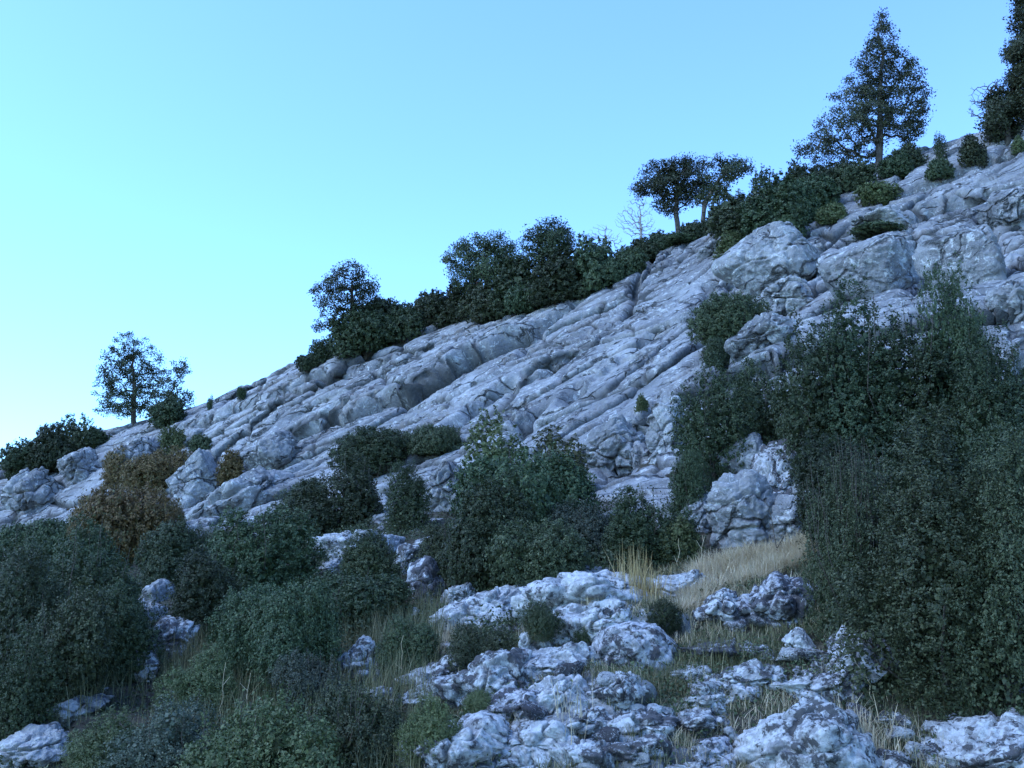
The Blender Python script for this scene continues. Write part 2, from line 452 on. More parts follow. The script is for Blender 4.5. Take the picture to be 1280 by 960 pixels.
# ------------------------------------------------------------------ the hillside mesh
# relief of fissured limestone: tilted slabs between joints at three scales, each on top of the larger one
def frame(x, am):
    q = x + am * np.stack([fbm(x / (am * 4.5), 3, 1), fbm(x / (am * 4.5), 3, 2), fbm(x / (am * 4.5), 3, 3)], 1)
    return q @ STRIKE, q @ UPS, q @ NRM
def turn(a, b, deg):
    c, s = math.cos(R(deg)), math.sin(R(deg))
    return a * c - b * s, a * s + b * c
def slab_relief(p):
    a, b, c = frame(p, 1.5)
    a1, b1 = turn(a, b, -20)
    F1, F2, cid, off = voronoi(np.stack([a1 / 7.0, b1 / 4.2, c / 5.0], 1), 21, 1.0)
    g = F2 - F1
    d = .28 * (c01(cid, 0) - .4) + .34 * off[:, 1] * (c01(cid, 8) - .2) + .5 * off[:, 0] * (c01(cid, 16) - .5)
    gr = -.26 * (1 - sst(0, .045, g))
    joint = 1 - sst(.008, .035, g)
    a2, b2 = turn(a, b, -38)
    F1, F2, cid, off = voronoi(np.stack([a2 / 3.8, b2 / 2.0, c / 2.8], 1), 27, 1.0)
    g = F2 - F1
    some = sst(-.18, .12, gnoise(p / 5.0, 29))
    d += some * (.14 * (c01(cid, 0) - .4) + .18 * off[:, 1] * (c01(cid, 8) - .15) + .2 * off[:, 0] * (c01(cid, 16) - .5))
    gr -= (.15 + .85 * some) * .17 * (1 - sst(0, .06, g))
    joint = np.maximum(joint, some * (1 - sst(.01, .05, g)))
    return d * .72, gr, joint
def block_relief(p2, nv):
    a, b, c = frame(p2, .45)
    a3, b3 = turn(a, b, -8)
    F1, F2, cid, off = voronoi(np.stack([a3 / 1.5, b3 / .85, c / 1.2], 1), 33, 1.0)
    g = F2 - F1
    blk = sst(-.10, .14, gnoise(p2 / 2.8, 8))
    d2 = (.12 + .88 * blk) * ((.4 + .6 * sst(0, .09, g)) * (.17 * (c01(cid, 0) - .4) + .20 * off[:, 1] * c01(cid, 8) + .18 * off[:, 0] * (c01(cid, 16) - .5)) - .17 * (1 - sst(0, .10, g)))
    joint = ((1 - sst(.02, .10, g)) * blk)
    p3 = p2 + nv * d2[:, None]
    a, b, c = frame(p3, .12)
    F1, F2, cid, off = voronoi(np.stack([a / .6, b / .3, c / .45], 1), 44)
    d3 = (.15 + .85 * sst(-.05, .2, gnoise(p3 / 1.4, 9))) * (.07 * (c01(cid, 0) - .5) - .06 * (1 - sst(0, .16, F2 - F1)) + .06 * off[:, 1])
    d3 += .05 * fbm(np.stack([a / 1.8, b / .7, c / .9], 1), 4, 50, .55, 1) + .05 * fbm(p3 / .35, 4, 60, .6)
    return d2 * .55 + d3 * .75, joint

rs = np.concatenate([np.geomspace(.7, 6, 120), np.geomspace(6.03, 18, 300)[:], np.linspace(18.05, 48, 620), np.linspace(48.3, 66, 50), np.geomspace(68, 900, 30)])
xy, F, NA, NR = polar(1120, 24, rs)
z, rockm = base_surface(xy)
V = np.column_stack([xy, z])
G = V.reshape(NR, NA, 3)
def grid_normals(V):
    G = V.reshape(NR, NA, 3)
    da = np.roll(G, -1, 1) - np.roll(G, 1, 1)
    dr = np.gradient(G, axis=0)
    n = np.cross(da, dr).reshape(-1, 3); n /= np.linalg.norm(n, axis=1, keepdims=True) + 1e-12
    return n * np.sign(n[:, 2:3] + 1e-12)
NV = grid_normals(V)
rr = np.linalg.norm(xy, axis=1)
azv = np.arctan2(xy[:, 0], xy[:, 1])
near = (np.abs(azv) < R(39)) & (rr < 66) & (rr > .6)
# rock mask breaks up along its edge
brk = np.zeros(len(V), np.float32)
brk[near] = fbm(V[near] / 1.6, 4, 70)
rm = sst(.30, .62, rockm + brk * .9)
act = near & (rm > .004)
disp = np.zeros(len(V), np.float32)
joint = np.zeros(len(V), np.float32)
groove = np.zeros(len(V), np.float32)
_d, groove[act], joint[act] = slab_relief(V[act])
disp[act] = _d * rm[act]
disp[near] += (1 - rm[near]) * (.10 * fbm(V[near] / .9, 5, 80, .55))
disp[~near] = .25 * fbm(V[~near] / 6.0, 4, 81)
# soil sits a little below the bedrock
disp -= (1 - rm) * .12 * near
# fissures
for pts, dep, wid, lip in FISS:
    P3 = [hit0(u, v) for u, v in pts]
    P3 = np.array([list(p) for p in P3 if p is not None])
    if len(P3) < 2: continue
    lo, hi = P3.min(0) - 2.5, P3.max(0) + 2.5
    idx = np.where(near & np.all((V > lo) & (V < hi), axis=1))[0]
    q = V[idx] + .8 * np.stack([fbm(V[idx] / 2.2, 3, 91), fbm(V[idx] / 2.2, 3, 92), fbm(V[idx] / 2.2, 3, 93)], 1)
    best = np.full(len(idx), 9e9); sgn = np.zeros(len(idx)); tt = np.zeros(len(idx))
    L = len(P3) - 1
    for k in range(L):
        a, b = P3[k], P3[k + 1]
        ab = b - a
        t = np.clip(((q - a) @ ab) / (ab @ ab), 0, 1)
        w = q - (a + t[:, None] * ab)
        d = np.linalg.norm(w, axis=1)
        nr = d < best
        best = np.where(nr, d, best); sgn = np.where(nr, w @ UPS, sgn); tt = np.where(nr, (k + t) / L, tt)
    ends = sst(0, .12, tt) * sst(1, .88, tt)
    joint[idx] = np.maximum(joint[idx], (1 - sst(wid * .35, wid * .9, best)) * ends)
    disp[idx] += (-dep * 1.3 * np.exp(-(best / (wid * 1.25)) ** 2) + np.where(sgn > 0, (.8 if lip > .6 else .4) * lip * np.exp(-best / 1.0) * sst(0.0, .18, best), -.25 * lip * np.exp(-best / .8))) * ends
V = V + NV * disp[:, None]
for _ in range(1):                              # ease the steps so that no face is a bare stretch of the grid
    G = V.reshape(NR, NA, 3).copy()
    G[1:-1] = .5 * G[1:-1] + .125 * (G[:-2] + G[2:] + np.roll(G, 1, 1)[1:-1] + np.roll(G, -1, 1)[1:-1])
    V = np.where(act[:, None], G.reshape(-1, 3), V)
N2 = grid_normals(V)
for _ in range(3):
    G = N2.reshape(NR, NA, 3).copy()
    G[1:-1] = G[1:-1] + G[:-2] + G[2:] + np.roll(G, 1, 1)[1:-1] + np.roll(G, -1, 1)[1:-1]
    N2 = G.reshape(-1, 3); N2 /= np.linalg.norm(N2, axis=1, keepdims=True) + 1e-12
_d, _j = block_relief(V[act], N2[act])
joint[act] = np.maximum(joint[act], _j)
V[act] += N2[act] * ((_d + groove[act]) * rm[act])[:, None]
me = mesh_np('hillside', np.vstack([V, [[0, 0, V[:NA, 2].mean()]]]), F)
at_ = me.attributes.new('rock', 'FLOAT', 'POINT')
at_.data.foreach_set('value', np.append(rm, 0).astype(np.float32))
at_ = me.attributes.new('joint', 'FLOAT', 'POINT')
at_.data.foreach_set('value', np.append(joint * rm, 0).astype(np.float32))
hill = tag(link('hillside', me, M['ground']), kind='structure')

# a lighter copy of the finished surface for placing things
Gd = V.reshape(NR, NA, 3)[::2, ::3]
n1, n2 = Gd.shape[:2]
i = np.arange(n1 - 1)[:, None] * n2; j = np.arange(n2 - 1)[None]
Fd = np.stack([i + j, i + j + 1, i + n2 + j + 1, i + n2 + j], -1).reshape(-1, 4)
BVH = BVHTree.FromPolygons(Gd.reshape(-1, 3).tolist(), Fd.tolist())
def hit(u, v):
    d = ray(u, v)
    for dv in range(0, 200, 4):                 # a pixel just over the crest slides down to it
        h = BVH.ray_cast(Vector((0, 0, EYE)), ray(u, v + dv).normalized())
        if h[0] is not None: return h[0]
    return None
def ground(x, y):
    h = BVH.ray_cast(Vector((x, y, 80)), Vector((0, 0, -1)))
    return h[0].z if h[0] is not None else 0.0

# ------------------------------------------------------------------ rocks
_ico = {}
def ico(sub):
    if sub not in _ico:
        bm = bmesh.new(); bmesh.ops.create_icosphere(bm, subdivisions=sub, radius=1)
        v = np.array([x.co[:] for x in bm.verts]); f = np.array([[x.index for x in g.verts] for g in bm.faces])
        bm.free(); _ico[sub] = (v, f)
    return _ico[sub]

def rock_mesh(w, dep, h, seed, sub=6, planes=12, sharp=9, rough=.10, crack=.5, tilt=0.0, peak=0.0, norms=None, lump=1.0):
    """an angular block bounded by random planes, worn round, fissured and pitted; fills a box w x dep x h, centred"""
    rg = np.random.default_rng(seed)
    d, f = ico(sub)
    n = rg.normal(size=(planes, 3)); n /= np.linalg.norm(n, axis=1, keepdims=True)
    n = np.vstack([n, [[0, 0, 1], [0, 0, -1]]])
    dist = np.append(rg.uniform(.55, .95, planes), [.8, .8])
    bed = np.array([[-.32, -.28, .9], [.32, .28, -.9], [.85, -.35, .3], [-.8, -.5, -.2]]); bed /= np.linalg.norm(bed, axis=1, keepdims=True)
    n = np.vstack([n, bed]); dist = np.append(dist, rg.uniform(.45, .62, 4))
    if norms is not None:
        n = np.array([q[:3] for q in norms], float); n /= np.linalg.norm(n, axis=1, keepdims=True); dist = np.array([q[3] for q in norms])
    r = (np.maximum(0, d @ n.T / dist) ** sharp).sum(1) ** (-1 / sharp)
    v = d * r[:, None]
    mn, mx = v.min(0), v.max(0)
    v = (v - (mn + mx) / 2) / (mx - mn)
    if peak:
        t = v[:, 2] + .5
        v[:, 0] = v[:, 0] * (1 - peak * t) ; v[:, 1] = v[:, 1] * (1 - peak * .7 * t)
    v = v * [w, dep, h]
    sz = (w * dep * h) ** (1 / 3)
    o = rg.uniform(-50, 50, 3)
    nr = d
    x = v + o
    a = lump * (.09 * sz * fbm(x / (sz * .75), 3, seed) + .06 * sz * fbm(x / (sz * .36), 3, seed + 3, .5, 1))
    q = x + .25 * sz * np.stack([fbm(x / sz * 1.6, 3, seed + 5), fbm(x / sz * 1.6, 3, seed + 6), fbm(x / sz * 1.6, 3, seed + 7)], 1)
    F1, F2, cid, off = voronoi(q / np.array([.75, .6, .42]) / sz, seed + 9)
    a += crack * sz * (.12 * (c01(cid, 0) - .5) - .15 * (1 - sst(0, .10, F2 - F1)) - .10 * off[:, 2] * c01(cid, 8))
    F1, F2, cid, off = voronoi(q / np.array([.3, .26, .2]) / sz, seed + 10)
    a += crack * sz * (.045 * (c01(cid, 0) - .5) - .05 * (1 - sst(0, .2, F2 - F1))) * sst(-.1, .15, gnoise(x / (.5 * sz), seed + 12))
    F1, F2, cid, off = voronoi(q / np.array([.2, .17, .13]) / sz, seed + 11, 1.0)
    a += crack * sz * .07 * (off[:, 0] * (c01(cid, 0) - .5) + off[:, 1] * (c01(cid, 8) - .5) + off[:, 2] * (c01(cid, 16) - .3) + .35 * (c01(cid, 4) - .5))
    a += rough * (.45 * fbm(x / .30, 4, seed + 20, .6, 1) + .35 * fbm(x / .09, 3, seed + 21, .6)) * min(1.0, sz)
    v = v + nr * a[:, None]
    if tilt:
        c, s = math.cos(tilt), math.sin(tilt)
        v = np.column_stack([v[:, 0] * c - v[:, 2] * s, v[:, 1], v[:, 0] * s + v[:, 2] * c])
    return v, f

def rock(u, v, wpx, hpx, label, mat='lichen', tilt=0, seed=None, name='rock', group=None, dep=.9, deep=.35, Y=None, planes=15, sharp=12, crack=.75, rough=.14, peak=0.0, sub=None, cat='rock', norms=None, lump=1.0):
    """u, v: middle of the rock in the photo; its foot is found on the hill below"""
    if group == GF and wpx > 36 and wpx < 180: wpx *= 1.26; hpx *= .82
    sink = .13 if group == GF else .07
    if Y is None:
        p = hit(u, v + hpx * .36); Y = p.y
    Y = Y + deep * wpx * dep * Y / FPX * .5
    s = Y / FPX
    H = hpx * s * 1.18                           # the foot is in the ground
    Wd = wpx * s
    c = at(u, v, Y) - Vector((0, 0, H * sink))
    if sub is None: sub = 6 if wpx > 45 else 5 if wpx > 20 else 4
    vv, ff = rock_mesh(Wd, Wd * dep, H, seed if seed is not None else int(u * 7 + v * 13), sub, planes, sharp, rough, crack, R(tilt), peak, norms, lump)
    vv[:, 2] += H * .5
    me = mesh_np(name, vv, ff)
    o = link(name, me, M[mat]); o.location = c - Vector((0, 0, H * .5))
    return tag(o, label, cat, group)
# ------------------------------------------------------------------ leaves, shrubs, trees
def leaf_quads(C, O, size, rg, aspect=.55, lay=1.25):
    n = len(C)
    nn = O * lay + rg.normal(size=(n, 3)) * .8
    nn[:, 2] += .25
    nn /= np.linalg.norm(nn, axis=1, keepdims=True) + 1e-9
    a = np.cross(nn, rg.normal(size=(n, 3))); a /= np.linalg.norm(a, axis=1, keepdims=True) + 1e-9
    b = np.cross(nn, a)
    s = (size * rg.uniform(.5, 1.6, n))[:, None]
    V = np.stack([C - a * s * .5, C + b * s * aspect * .5 - a * s * .05, C + a * s * .5 + nn * s * .12, C - b * s * aspect * .5 - a * s * .05], 1).reshape(-1, 3)
    return V, np.arange(n * 4).reshape(-1, 4)

def shrub_proto(seed, twigs, per, leaf, nl=9, shoots=0, upright=0.0, flat=1.0, loose=1.0, asp=1.0):
    rg = np.random.default_rng(seed)
    # sub-domes inside the unit dome
    cen, rad = [], []
    for k in range(nl):
        a = rg.uniform(0, 2 * math.pi); q = math.sqrt(rg.uniform(0, 1)) * .62
        zc = rg.uniform(.18, .72) * math.sqrt(max(.05, 1 - (q / .9) ** 2))
        cen.append((q * math.cos(a), q * math.sin(a), zc)); rad.append(rg.uniform(.26, .44))
    cen.append((0, 0, .35)); rad.append(.52)
    cen, rad = np.array(cen), np.array(rad)
    pr = rad ** 2 / (rad ** 2).sum()
    L = rg.choice(len(rad), twigs * 2, p=pr)
    d = rg.normal(size=(twigs * 2, 3)); d[:, 2] += .25; d /= np.linalg.norm(d, axis=1, keepdims=True)
    lump = 1 + .5 * fbm(d * 1.7 + cen[L] * 3 + seed, 3, seed) + .34 * gnoise(d * 4.2 + cen[L] * 5, seed + 4)
    r = rad[L] * lump * (1 - np.abs(rg.normal(0, .09, twigs * 2)))
    T = cen[L] + d * r[:, None]
    T[:, 2] *= flat
    # thin out what lies deep inside another sub-dome
    inn = np.zeros(len(T), bool)
    for c, q in zip(cen, rad):
        inn |= np.linalg.norm((T - c) / q, axis=1) < .72
    keep = (T[:, 2] > .0) & (~inn | (rg.uniform(size=len(T)) < .25))
    hole = gnoise(T * 3.3 + seed * 3, seed + 2) > -.34 * loose
    keep &= hole
    T, d = T[keep][:twigs], d[keep][:twigs]
    T = T * [1, 1, asp]; cen = cen * [1, 1, asp]
    td = d + rg.normal(size=d.shape) * .55; td[:, 2] += .2 + upright * 2
    td /= np.linalg.norm(td, axis=1, keepdims=True)
    tl = rg.uniform(.03, .10, len(T)) * (1 + upright * 1.2)
    k = rg.uniform(-.4, 1, (len(T), per))
    C = T[:, None] + td[:, None] * (k * tl[:, None])[..., None] + rg.normal(size=(len(T), per, 3)) * .019
    O = np.repeat(d[:, None], per, 1)
    C, O = C.reshape(-1, 3), O.reshape(-1, 3)
    paths = []
    for j in range(shoots):
        a = rg.uniform(0, 2 * math.pi); q = rg.uniform(.1, .75)
        b = np.array([q * math.cos(a), q * math.sin(a), .55 * math.sqrt(1 - q * q) + .1]) * [1, 1, asp]
        e = b + np.array([rg.normal(0, .08), rg.normal(0, .08), rg.uniform(.2, .45) * asp])
        pts = np.linspace(b, e, 5); pts[2:4, :2] += rg.normal(0, .012, (2, 2))
        pts = np.vstack([[0, 0, -.12], b * .5 + [0, 0, -.03], pts])
        paths.append((pts, np.linspace(.009, .003, 7)))
        m = 26
        t = rg.uniform(0, 1, m)[:, None]
        C = np.vstack([C, b * (1 - t) + e * t + rg.normal(0, .02, (m, 3))]); O = np.vstack([O, rg.normal(size=(m, 3))])
    C[:, 2] = np.maximum(C[:, 2], .0)
    V, F = leaf_quads(C, O, leaf, rg)
    # larger leaves deep inside close the crown
    m = int(twigs * per * .10)
    q = rg.choice(len(rad), m, p=pr)
    dd = rg.normal(size=(m, 3)); dd /= np.linalg.norm(dd, axis=1, keepdims=True)
    Ci = cen[q] + dd * (rad[q] * rg.uniform(.3, .8, m))[:, None] * [1, 1, asp]
    Ci = Ci[Ci[:, 2] > 0]
    Vi, Fi = leaf_quads(Ci, rg.normal(size=Ci.shape), leaf * (1.5 if twigs > 3000 else 2.2), rg, .8)
    V, F = np.vstack([V, Vi]), np.vstack([F, Fi + len(V)])
    fo = mesh_np('foliage', V, F, False)
    for c in cen:
        st = np.array([0, 0, -.12])
        mid = st * .5 + c * .5 + rg.normal(0, .05, 3)
        paths.append((np.array([st, st * .7 + mid * .3 + [0, 0, .05], mid, c * [1, 1, flat]]), np.array([.03, .024, .018, .008])))
    V, F = tubes(paths, 5)
    return fo, mesh_np('stems', V, F)

PROTO = {
    'fine': (3, dict(twigs=3600, per=22, leaf=.026, nl=12)),
    'mid': (4, dict(twigs=2100, per=17, leaf=.036, nl=10, shoots=7)),
    'coarse': (3, dict(twigs=800, per=16, leaf=.064, nl=7)),
    'airy': (2, dict(twigs=700, per=15, leaf=.055, nl=7, loose=.35)),
    'shoot': (1, dict(twigs=2300, per=22, leaf=.028, nl=9, shoots=60, upright=.8)),
    'low': (3, dict(twigs=2400, per=15, leaf=.032, nl=11, shoots=9, upright=.3, flat=.9)),
}
ASP = (.7, 1.15, 1.8, 2.7)
_cache = {}
def proto(kind, k, ratio):
    nv, kw = PROTO[kind]
    ai = min(range(4), key=lambda q: abs(math.log(ASP[q] / ratio)))
    key = (kind, k % nv, ai)
    if key not in _cache:
        _cache[key] = shrub_proto(100 * (1 + list(PROTO).index(kind)) + (k % nv) * 7 + ai, asp=ASP[ai], **kw)
    return _cache[key] + (ASP[ai],)
_pc = {k: 0 for k in PROTO}
def shrub(u, vb, vt, wpx, kind, leaf, label, group=None, name='shrub', cat='shrub', Y=None, lean=0.0, deep=.8):
    if group == GR: vt -= .04 * (vb - vt); wpx *= 1.06
    elif group == GM: vt -= .05 * (vb - vt); wpx *= 1.12
    p = hit(u, vb) if Y is None else at(u, vb, Y)
    if Y is not None: p = Vector((p.x, p.y, ground(p.x, p.y)))
    s = p.y / FPX
    H = max(.1, (EYE + ray(u, vt).z * p.y) - p.z)
    k = _pc[kind]; _pc[kind] += 1
    root = bpy.data.objects.new(name, None); col.objects.link(root)
    root.empty_display_size = .2
    W = wpx * s / 2 * 1.04
    sink = min(.12 * H, .3)
    root.location = p - Vector((0, 0, sink))
    fo, stm, asp = proto(kind, k, (H + sink) / W)
    root.scale = (W, W * deep, (H + sink) * 1.02 / asp)
    rz = (k * 2.4) % (2 * math.pi)
    for nm, me, mt in (('foliage', fo, M[leaf]), ('stems', stm, M['bark'])):
        if not me.materials: me.materials.append(mt)
        o = bpy.data.objects.new(nm, me); col.objects.link(o); o.parent = root
        o.material_slots[0].link = 'OBJECT'; o.material_slots[0].material = mt
        o.rotation_euler = (0, lean, rz)
    return tag(root, label, cat, group)

def tree(name, label, cat, ub, vb, lobes, top, leaf='oak', trunk_r=.10, leafsize=.085, dens=1.0, per=16, group=None, tips=None, wiggle=.05, spread=.16, barkmat='bark', Y=None, mid=None):
    """lobes: (u, v, ru, rv) of each clump of the crown in photo pixels; top: where the trunk ends"""
    rg = np.random.default_rng(int(ub * 3 + vb))
    b = hit(ub, vb) if Y is None else at(ub, vb, Y)
    if Y is not None: b = Vector((b.x, b.y, ground(b.x, b.y)))
    s = b.y / FPX
    def loc(u, v, dy=0.0):
        p = at(u, v, b.y) - b
        return np.array([p.x, dy, p.z])
    T = []
    for (u, v, ru, rv) in lobes:
        ru *= 1.12; rv *= 1.12
        n = max(4, int(dens * .036 * ru * rv * 2.0))
        d = rg.normal(size=(n, 3)); d /= np.linalg.norm(d, axis=1, keepdims=True)
        d *= (rg.uniform(.25, 1, n) ** .45)[:, None]
        c = loc(u, v, rg.normal(0, .35) * ru * s)
        T.append(c + d * np.array([ru * s, ru * s * .9, rv * s]))
    T = np.vstack(T)
    tp = loc(*top)
    wp = [np.array([0, 0, -.25])] + ([loc(*q) for q in mid] if mid else []) + [tp]
    m = 9
    seg = np.linspace(0, len(wp) - 1, m)
    trunk = np.array([wp[int(min(t, len(wp) - 1.001))] * (1 - (t - int(min(t, len(wp) - 1.001)))) + wp[int(min(t, len(wp) - 1.001)) + 1] * (t - int(min(t, len(wp) - 1.001))) for t in seg])
    trunk[1:-1, :2] += rg.normal(0, wiggle, (m - 2, 2)) * np.linalg.norm(tp) * .3
    nodes = [trunk[k] for k in range(m)]; par = [-1] + list(range(m - 1))
    order = np.argsort(np.min(np.linalg.norm(T[:, None] - trunk[None, 2:], axis=2), axis=1))
    tipid = []
    for t in T[order]:
        A = np.array(nodes)
        dv = t - A
        dist = np.linalg.norm(dv, axis=1)
        cost = dist + np.where(np.arange(len(A)) < 2, 9, 0) + np.maximum(0, -dv[:, 2]) * .8
        k = int(np.argmin(cost))
        q = A[k] * .5 + t * .5 + rg.normal(0, .07, 3) * dist[k] + [0, 0, .06 * dist[k]]
        nodes.append(q); par.append(k); nodes.append(t); par.append(len(nodes) - 2); tipid.append(len(nodes) - 1)
    nn = len(nodes); acc = np.zeros(nn); r0 = .0055 if leaf else .004
    acc[tipid] = r0 ** 2.3; acc[m - 1] += r0 ** 2.3
    for k in range(nn - 1, 0, -1): acc[par[k]] += acc[k]
    rad = acc ** (1 / 2.3)
    rad *= np.where(np.arange(nn) < 1, 1.25, 1)
    f = trunk_r / rad[1]; rad = rad * (f * np.clip(rad / rad[1], 0, 1) + (1 - np.clip(rad / rad[1], 0, 1)))
    A = np.array(nodes)
    paths = [(A[[par[k], k]], np.array([min(rad[par[k]], rad[k] * 1.5), rad[k]])) for k in range(1, nn)]
    root = bpy.data.objects.new(name, None); col.objects.link(root); root.location = b
    V, F = tubes(paths, 6)
    link('trunk', mesh_np('trunk', V, F), M[barkmat], root)
    if leaf:
        ctr = T.mean(0)
        O = T - ctr; O /= np.linalg.norm(O, axis=1, keepdims=True) + 1e-9
        C = rg.normal(size=(len(T), per, 3)); C /= np.linalg.norm(C, axis=2, keepdims=True)
        C = T[:, None] + C * (rg.uniform(0, 1, (len(T), per, 1)) ** .45) * spread * 1.5 * np.array([1, 1, .75]) * rg.uniform(.6, 1.3, (len(T), 1, 1))
        V, F = leaf_quads(C.reshape(-1, 3), np.repeat(O[:, None], per, 1).reshape(-1, 3), leafsize, rg, .55)
        link('crown', mesh_np('crown', V, F, False), M[leaf], root)
    return tag(root, label, cat, group)

def blades(P, Hh, rg, lean=.45, wid=.006, bend=.5):
    """one tapered, bent blade per point: three quads' worth of strip"""
    n = len(P)
    a = rg.uniform(0, 2 * math.pi, n)
    dirv = np.column_stack([np.cos(a), np.sin(a), np.zeros(n)])
    side = np.column_stack([-np.sin(a + rg.normal(0, .6, n)), np.cos(a), np.zeros(n)])
    ln = np.abs(rg.normal(0, lean, n))[:, None]
    up = np.array([[0, 0, 1.0]])
    rows = []
    for t, wf in ((0, 1.0), (.4, .85), (.75, .55), (1.0, .12)):
        c = P + up * (Hh[:, None] * t * (1 - .28 * ln * t * bend)) + dirv * (Hh[:, None] * ln * (t * .45 + t * t * bend))
        rows += [c - side * wid * wf * .5, c + side * wid * wf * .5]
    V = np.stack(rows, 1).reshape(-1, 3)
    k = np.arange(n)[:, None] * 8
    F = np.concatenate([k + np.array([[0, 1, 3, 2]]), k + np.array([[2, 3, 5, 4]]), k + np.array([[4, 5, 7, 6]])], 0)
    return V, F
# ------------------------------------------------------------------ rocks
GS = 'large rocks of the limestone slope'
GO = 'lichen-covered outcrops among the low bushes'
GF = 'rocks in the grass at the foot of the slope'
# on the slope
rock(245, 597, 72, 76, 'pointed grey boulder leaning among the rust-brown bushes', 'slope_rock', 0, 5, sharp=22, crack=.2, group=GS, dep=.8, deep=.1, lump=.5, norms=[(-.71,-.1,.71,.62),(.86,-.05,.5,.62),(-.79,-.1,-.61,.66),(.62,-.1,-.8,.66),(-.25,-1,.15,.5),(.55,-.85,-.1,.55),(0,1,0,.6)], name='boulder', cat='boulder')
rock(965, 325, 150, 84, 'broad pale dome of rock under the bright green ridge bush', 'slope_rock', 22, 61, group=GS, planes=9, sharp=6, crack=.25, deep=-.1, lump=.7)
rock(1092, 332, 132, 84, 'wide rounded rock beside the dark vertical cleft', 'slope_rock', 6, 62, group=GS, planes=9, sharp=6, crack=.2, deep=-.15, lump=.6)
rock(1205, 322, 106, 88, 'tall rounded dome of rock on the uphill side of the dark cleft', 'slope_rock', -6, 63, group=GS, planes=8, sharp=6, crack=.18, deep=-.2, lump=.6)
rock(956, 415, 96, 44, 'slanting pale slab sticking out between dark green bushes', 'slope_rock', 34, 64, group=GS, planes=8, sharp=12, crack=.4, deep=.1, dep=.7)
rock(985, 370, 80, 44, 'cracked low block under the broad pale dome', 'slope_rock', 18, 65, group=GS, planes=10, sharp=10, deep=.1)
rock(1262, 262, 66, 60, 'squarish block high on the slope by the picture edge', 'slope_rock', 8, 66, group=GS, planes=9, sharp=10, deep=.1)
rock(1272, 376, 60, 60, 'smooth grey block beside the spire-topped bush', 'slope_rock', 20, 67, group=GS, planes=9, sharp=8, deep=.1)
rock(776, 560, 84, 88, 'rugged fissured buttress above the central thicket', 'slope_rock', 18, 68, group=GS, planes=12, sharp=11, crack=.9, deep=.1)
rock(830, 535, 50, 84, 'narrow blue-grey pillar beside the rugged buttress', 'slope_rock', -8, 69, group=GS, planes=9, sharp=10, crack=.7, deep=.1)
rock(562, 616, 66, 72, 'leaning rock ribs beside the small round bush', 'slope_rock', 35, 70, group=GS, planes=9, sharp=10, crack=.8, deep=.1)
rock(300, 625, 150, 52, 'long bare slab slanting down to the bushes below the pointed boulder', 'slope_rock', 30, 71, group=GS, planes=10, sharp=9, crack=.6, deep=.1, dep=.6)
rock(340, 565, 70, 46, 'knobbly grey block above the long bare slab', 'slope_rock', 20, 72, group=GS, planes=11, sharp=10, crack=.7, deep=.1)
rock(172, 566, 64, 40, 'pale rounded rock at the crest below the round-crowned tree', 'slope_rock', 14, 73, group=GS, planes=9, sharp=9, deep=.1)
rock(95, 582, 58, 44, 'jointed grey block at the low end of the crest', 'slope_rock', 10, 74, group=GS, planes=10, sharp=11, crack=.8, deep=.1)
rock(38, 612, 74, 50, 'cracked blocky rock at the lowest end of the slope', 'slope_rock', 12, 75, group=GS, planes=11, sharp=12, crack=.9, deep=.1)
rock(900, 305, 62, 26, 'pale ledge at the crest under the umbrella-shaped oak', 'slope_rock', 22, 76, group=GS, planes=9, sharp=9, deep=.1)
rock(1110, 280, 118, 30, 'dark lipped ledge holding a strip of dull heath', 'slope_rock', 4, 77, group=GS, planes=9, sharp=9, deep=.1)
rock(694, 368, 24, 14, 'small stone on the crest beside the oak thicket', 'slope_rock', 5, 78, group=GS, deep=.1)
# pillars under the dark trees
rock(935, 640, 92, 110, 'grey-blue rock buttress beneath the dark oak thicket', 'slope_rock', 8, 81, group=GO, planes=9, sharp=9, crack=.7, dep=.7)
rock(984, 650, 46, 66, 'narrow upright rock between the buttress and the pale knob', 'slope_rock', -4, 82, group=GO, planes=8, sharp=9, crack=.5)
rock(1014, 640, 40, 62, 'pale lichen-flecked knob at the head of the dry grass bank', 'lichen', 0, 83, group=GO, planes=9, sharp=8)
rock(938, 582, 62, 78, 'upper rock step in the shade above the buttress', 'slope_rock', 14, 84, group=GO, planes=9, sharp=10, crack=.8)
rock(878, 640, 54, 50, 'half-hidden dark rock where bushes meet the buttress', 'slope_rock', 0, 85, group=GO, planes=9, sharp=9)
rock(980, 590, 70, 84, 'brown stained rock wall deep under the oaks', 'dark', 0, 86, group=GO, planes=9, sharp=10)
# outcrops among the bushes
rock(195, 741, 42, 32, 'small smooth grey block perched on a pale ledge', 'slope_rock', 8, 91, group=GO, planes=7, sharp=14, crack=.15)
rock(182, 765, 52, 28, 'pale ledge under the perched grey block', 'pale', -22, 92, group=GO)
rock(205, 803, 92, 46, 'white-flecked outcrop slanting down below the perched block', 'lichen', 38, 93, group=GO, dep=.6)
rock(178, 836, 46, 40, 'lower end of the slanting white-flecked outcrop', 'lichen', 45, 94, group=GO)
rock(88, 888, 100, 28, 'low slanting ledge in the shadow of the largest bush', 'slope_rock', 22, 95, group=GO, dep=.6)
rock(36, 936, 110, 46, 'smooth blue-grey rock in the bottom corner below the largest bush', 'slope_rock', 15, 96, group=GO)
rock(152, 694, 34, 22, 'pale stone showing between the rust bushes and the dark green', 'pale', -20, 97, group=GO)
rock(135, 688, 20, 14, 'tiny pale stone beside the rust-brown bushes', 'pale', 0, 98, group=GO)
rock(166, 582, 24, 18, 'small white rock ringed by rust-brown bush', 'pale', 8, 99, group=GO)
rock(196, 628, 30, 22, 'flat grey stone below the pointed boulder', 'slope_rock', -28, 100, group=GO)
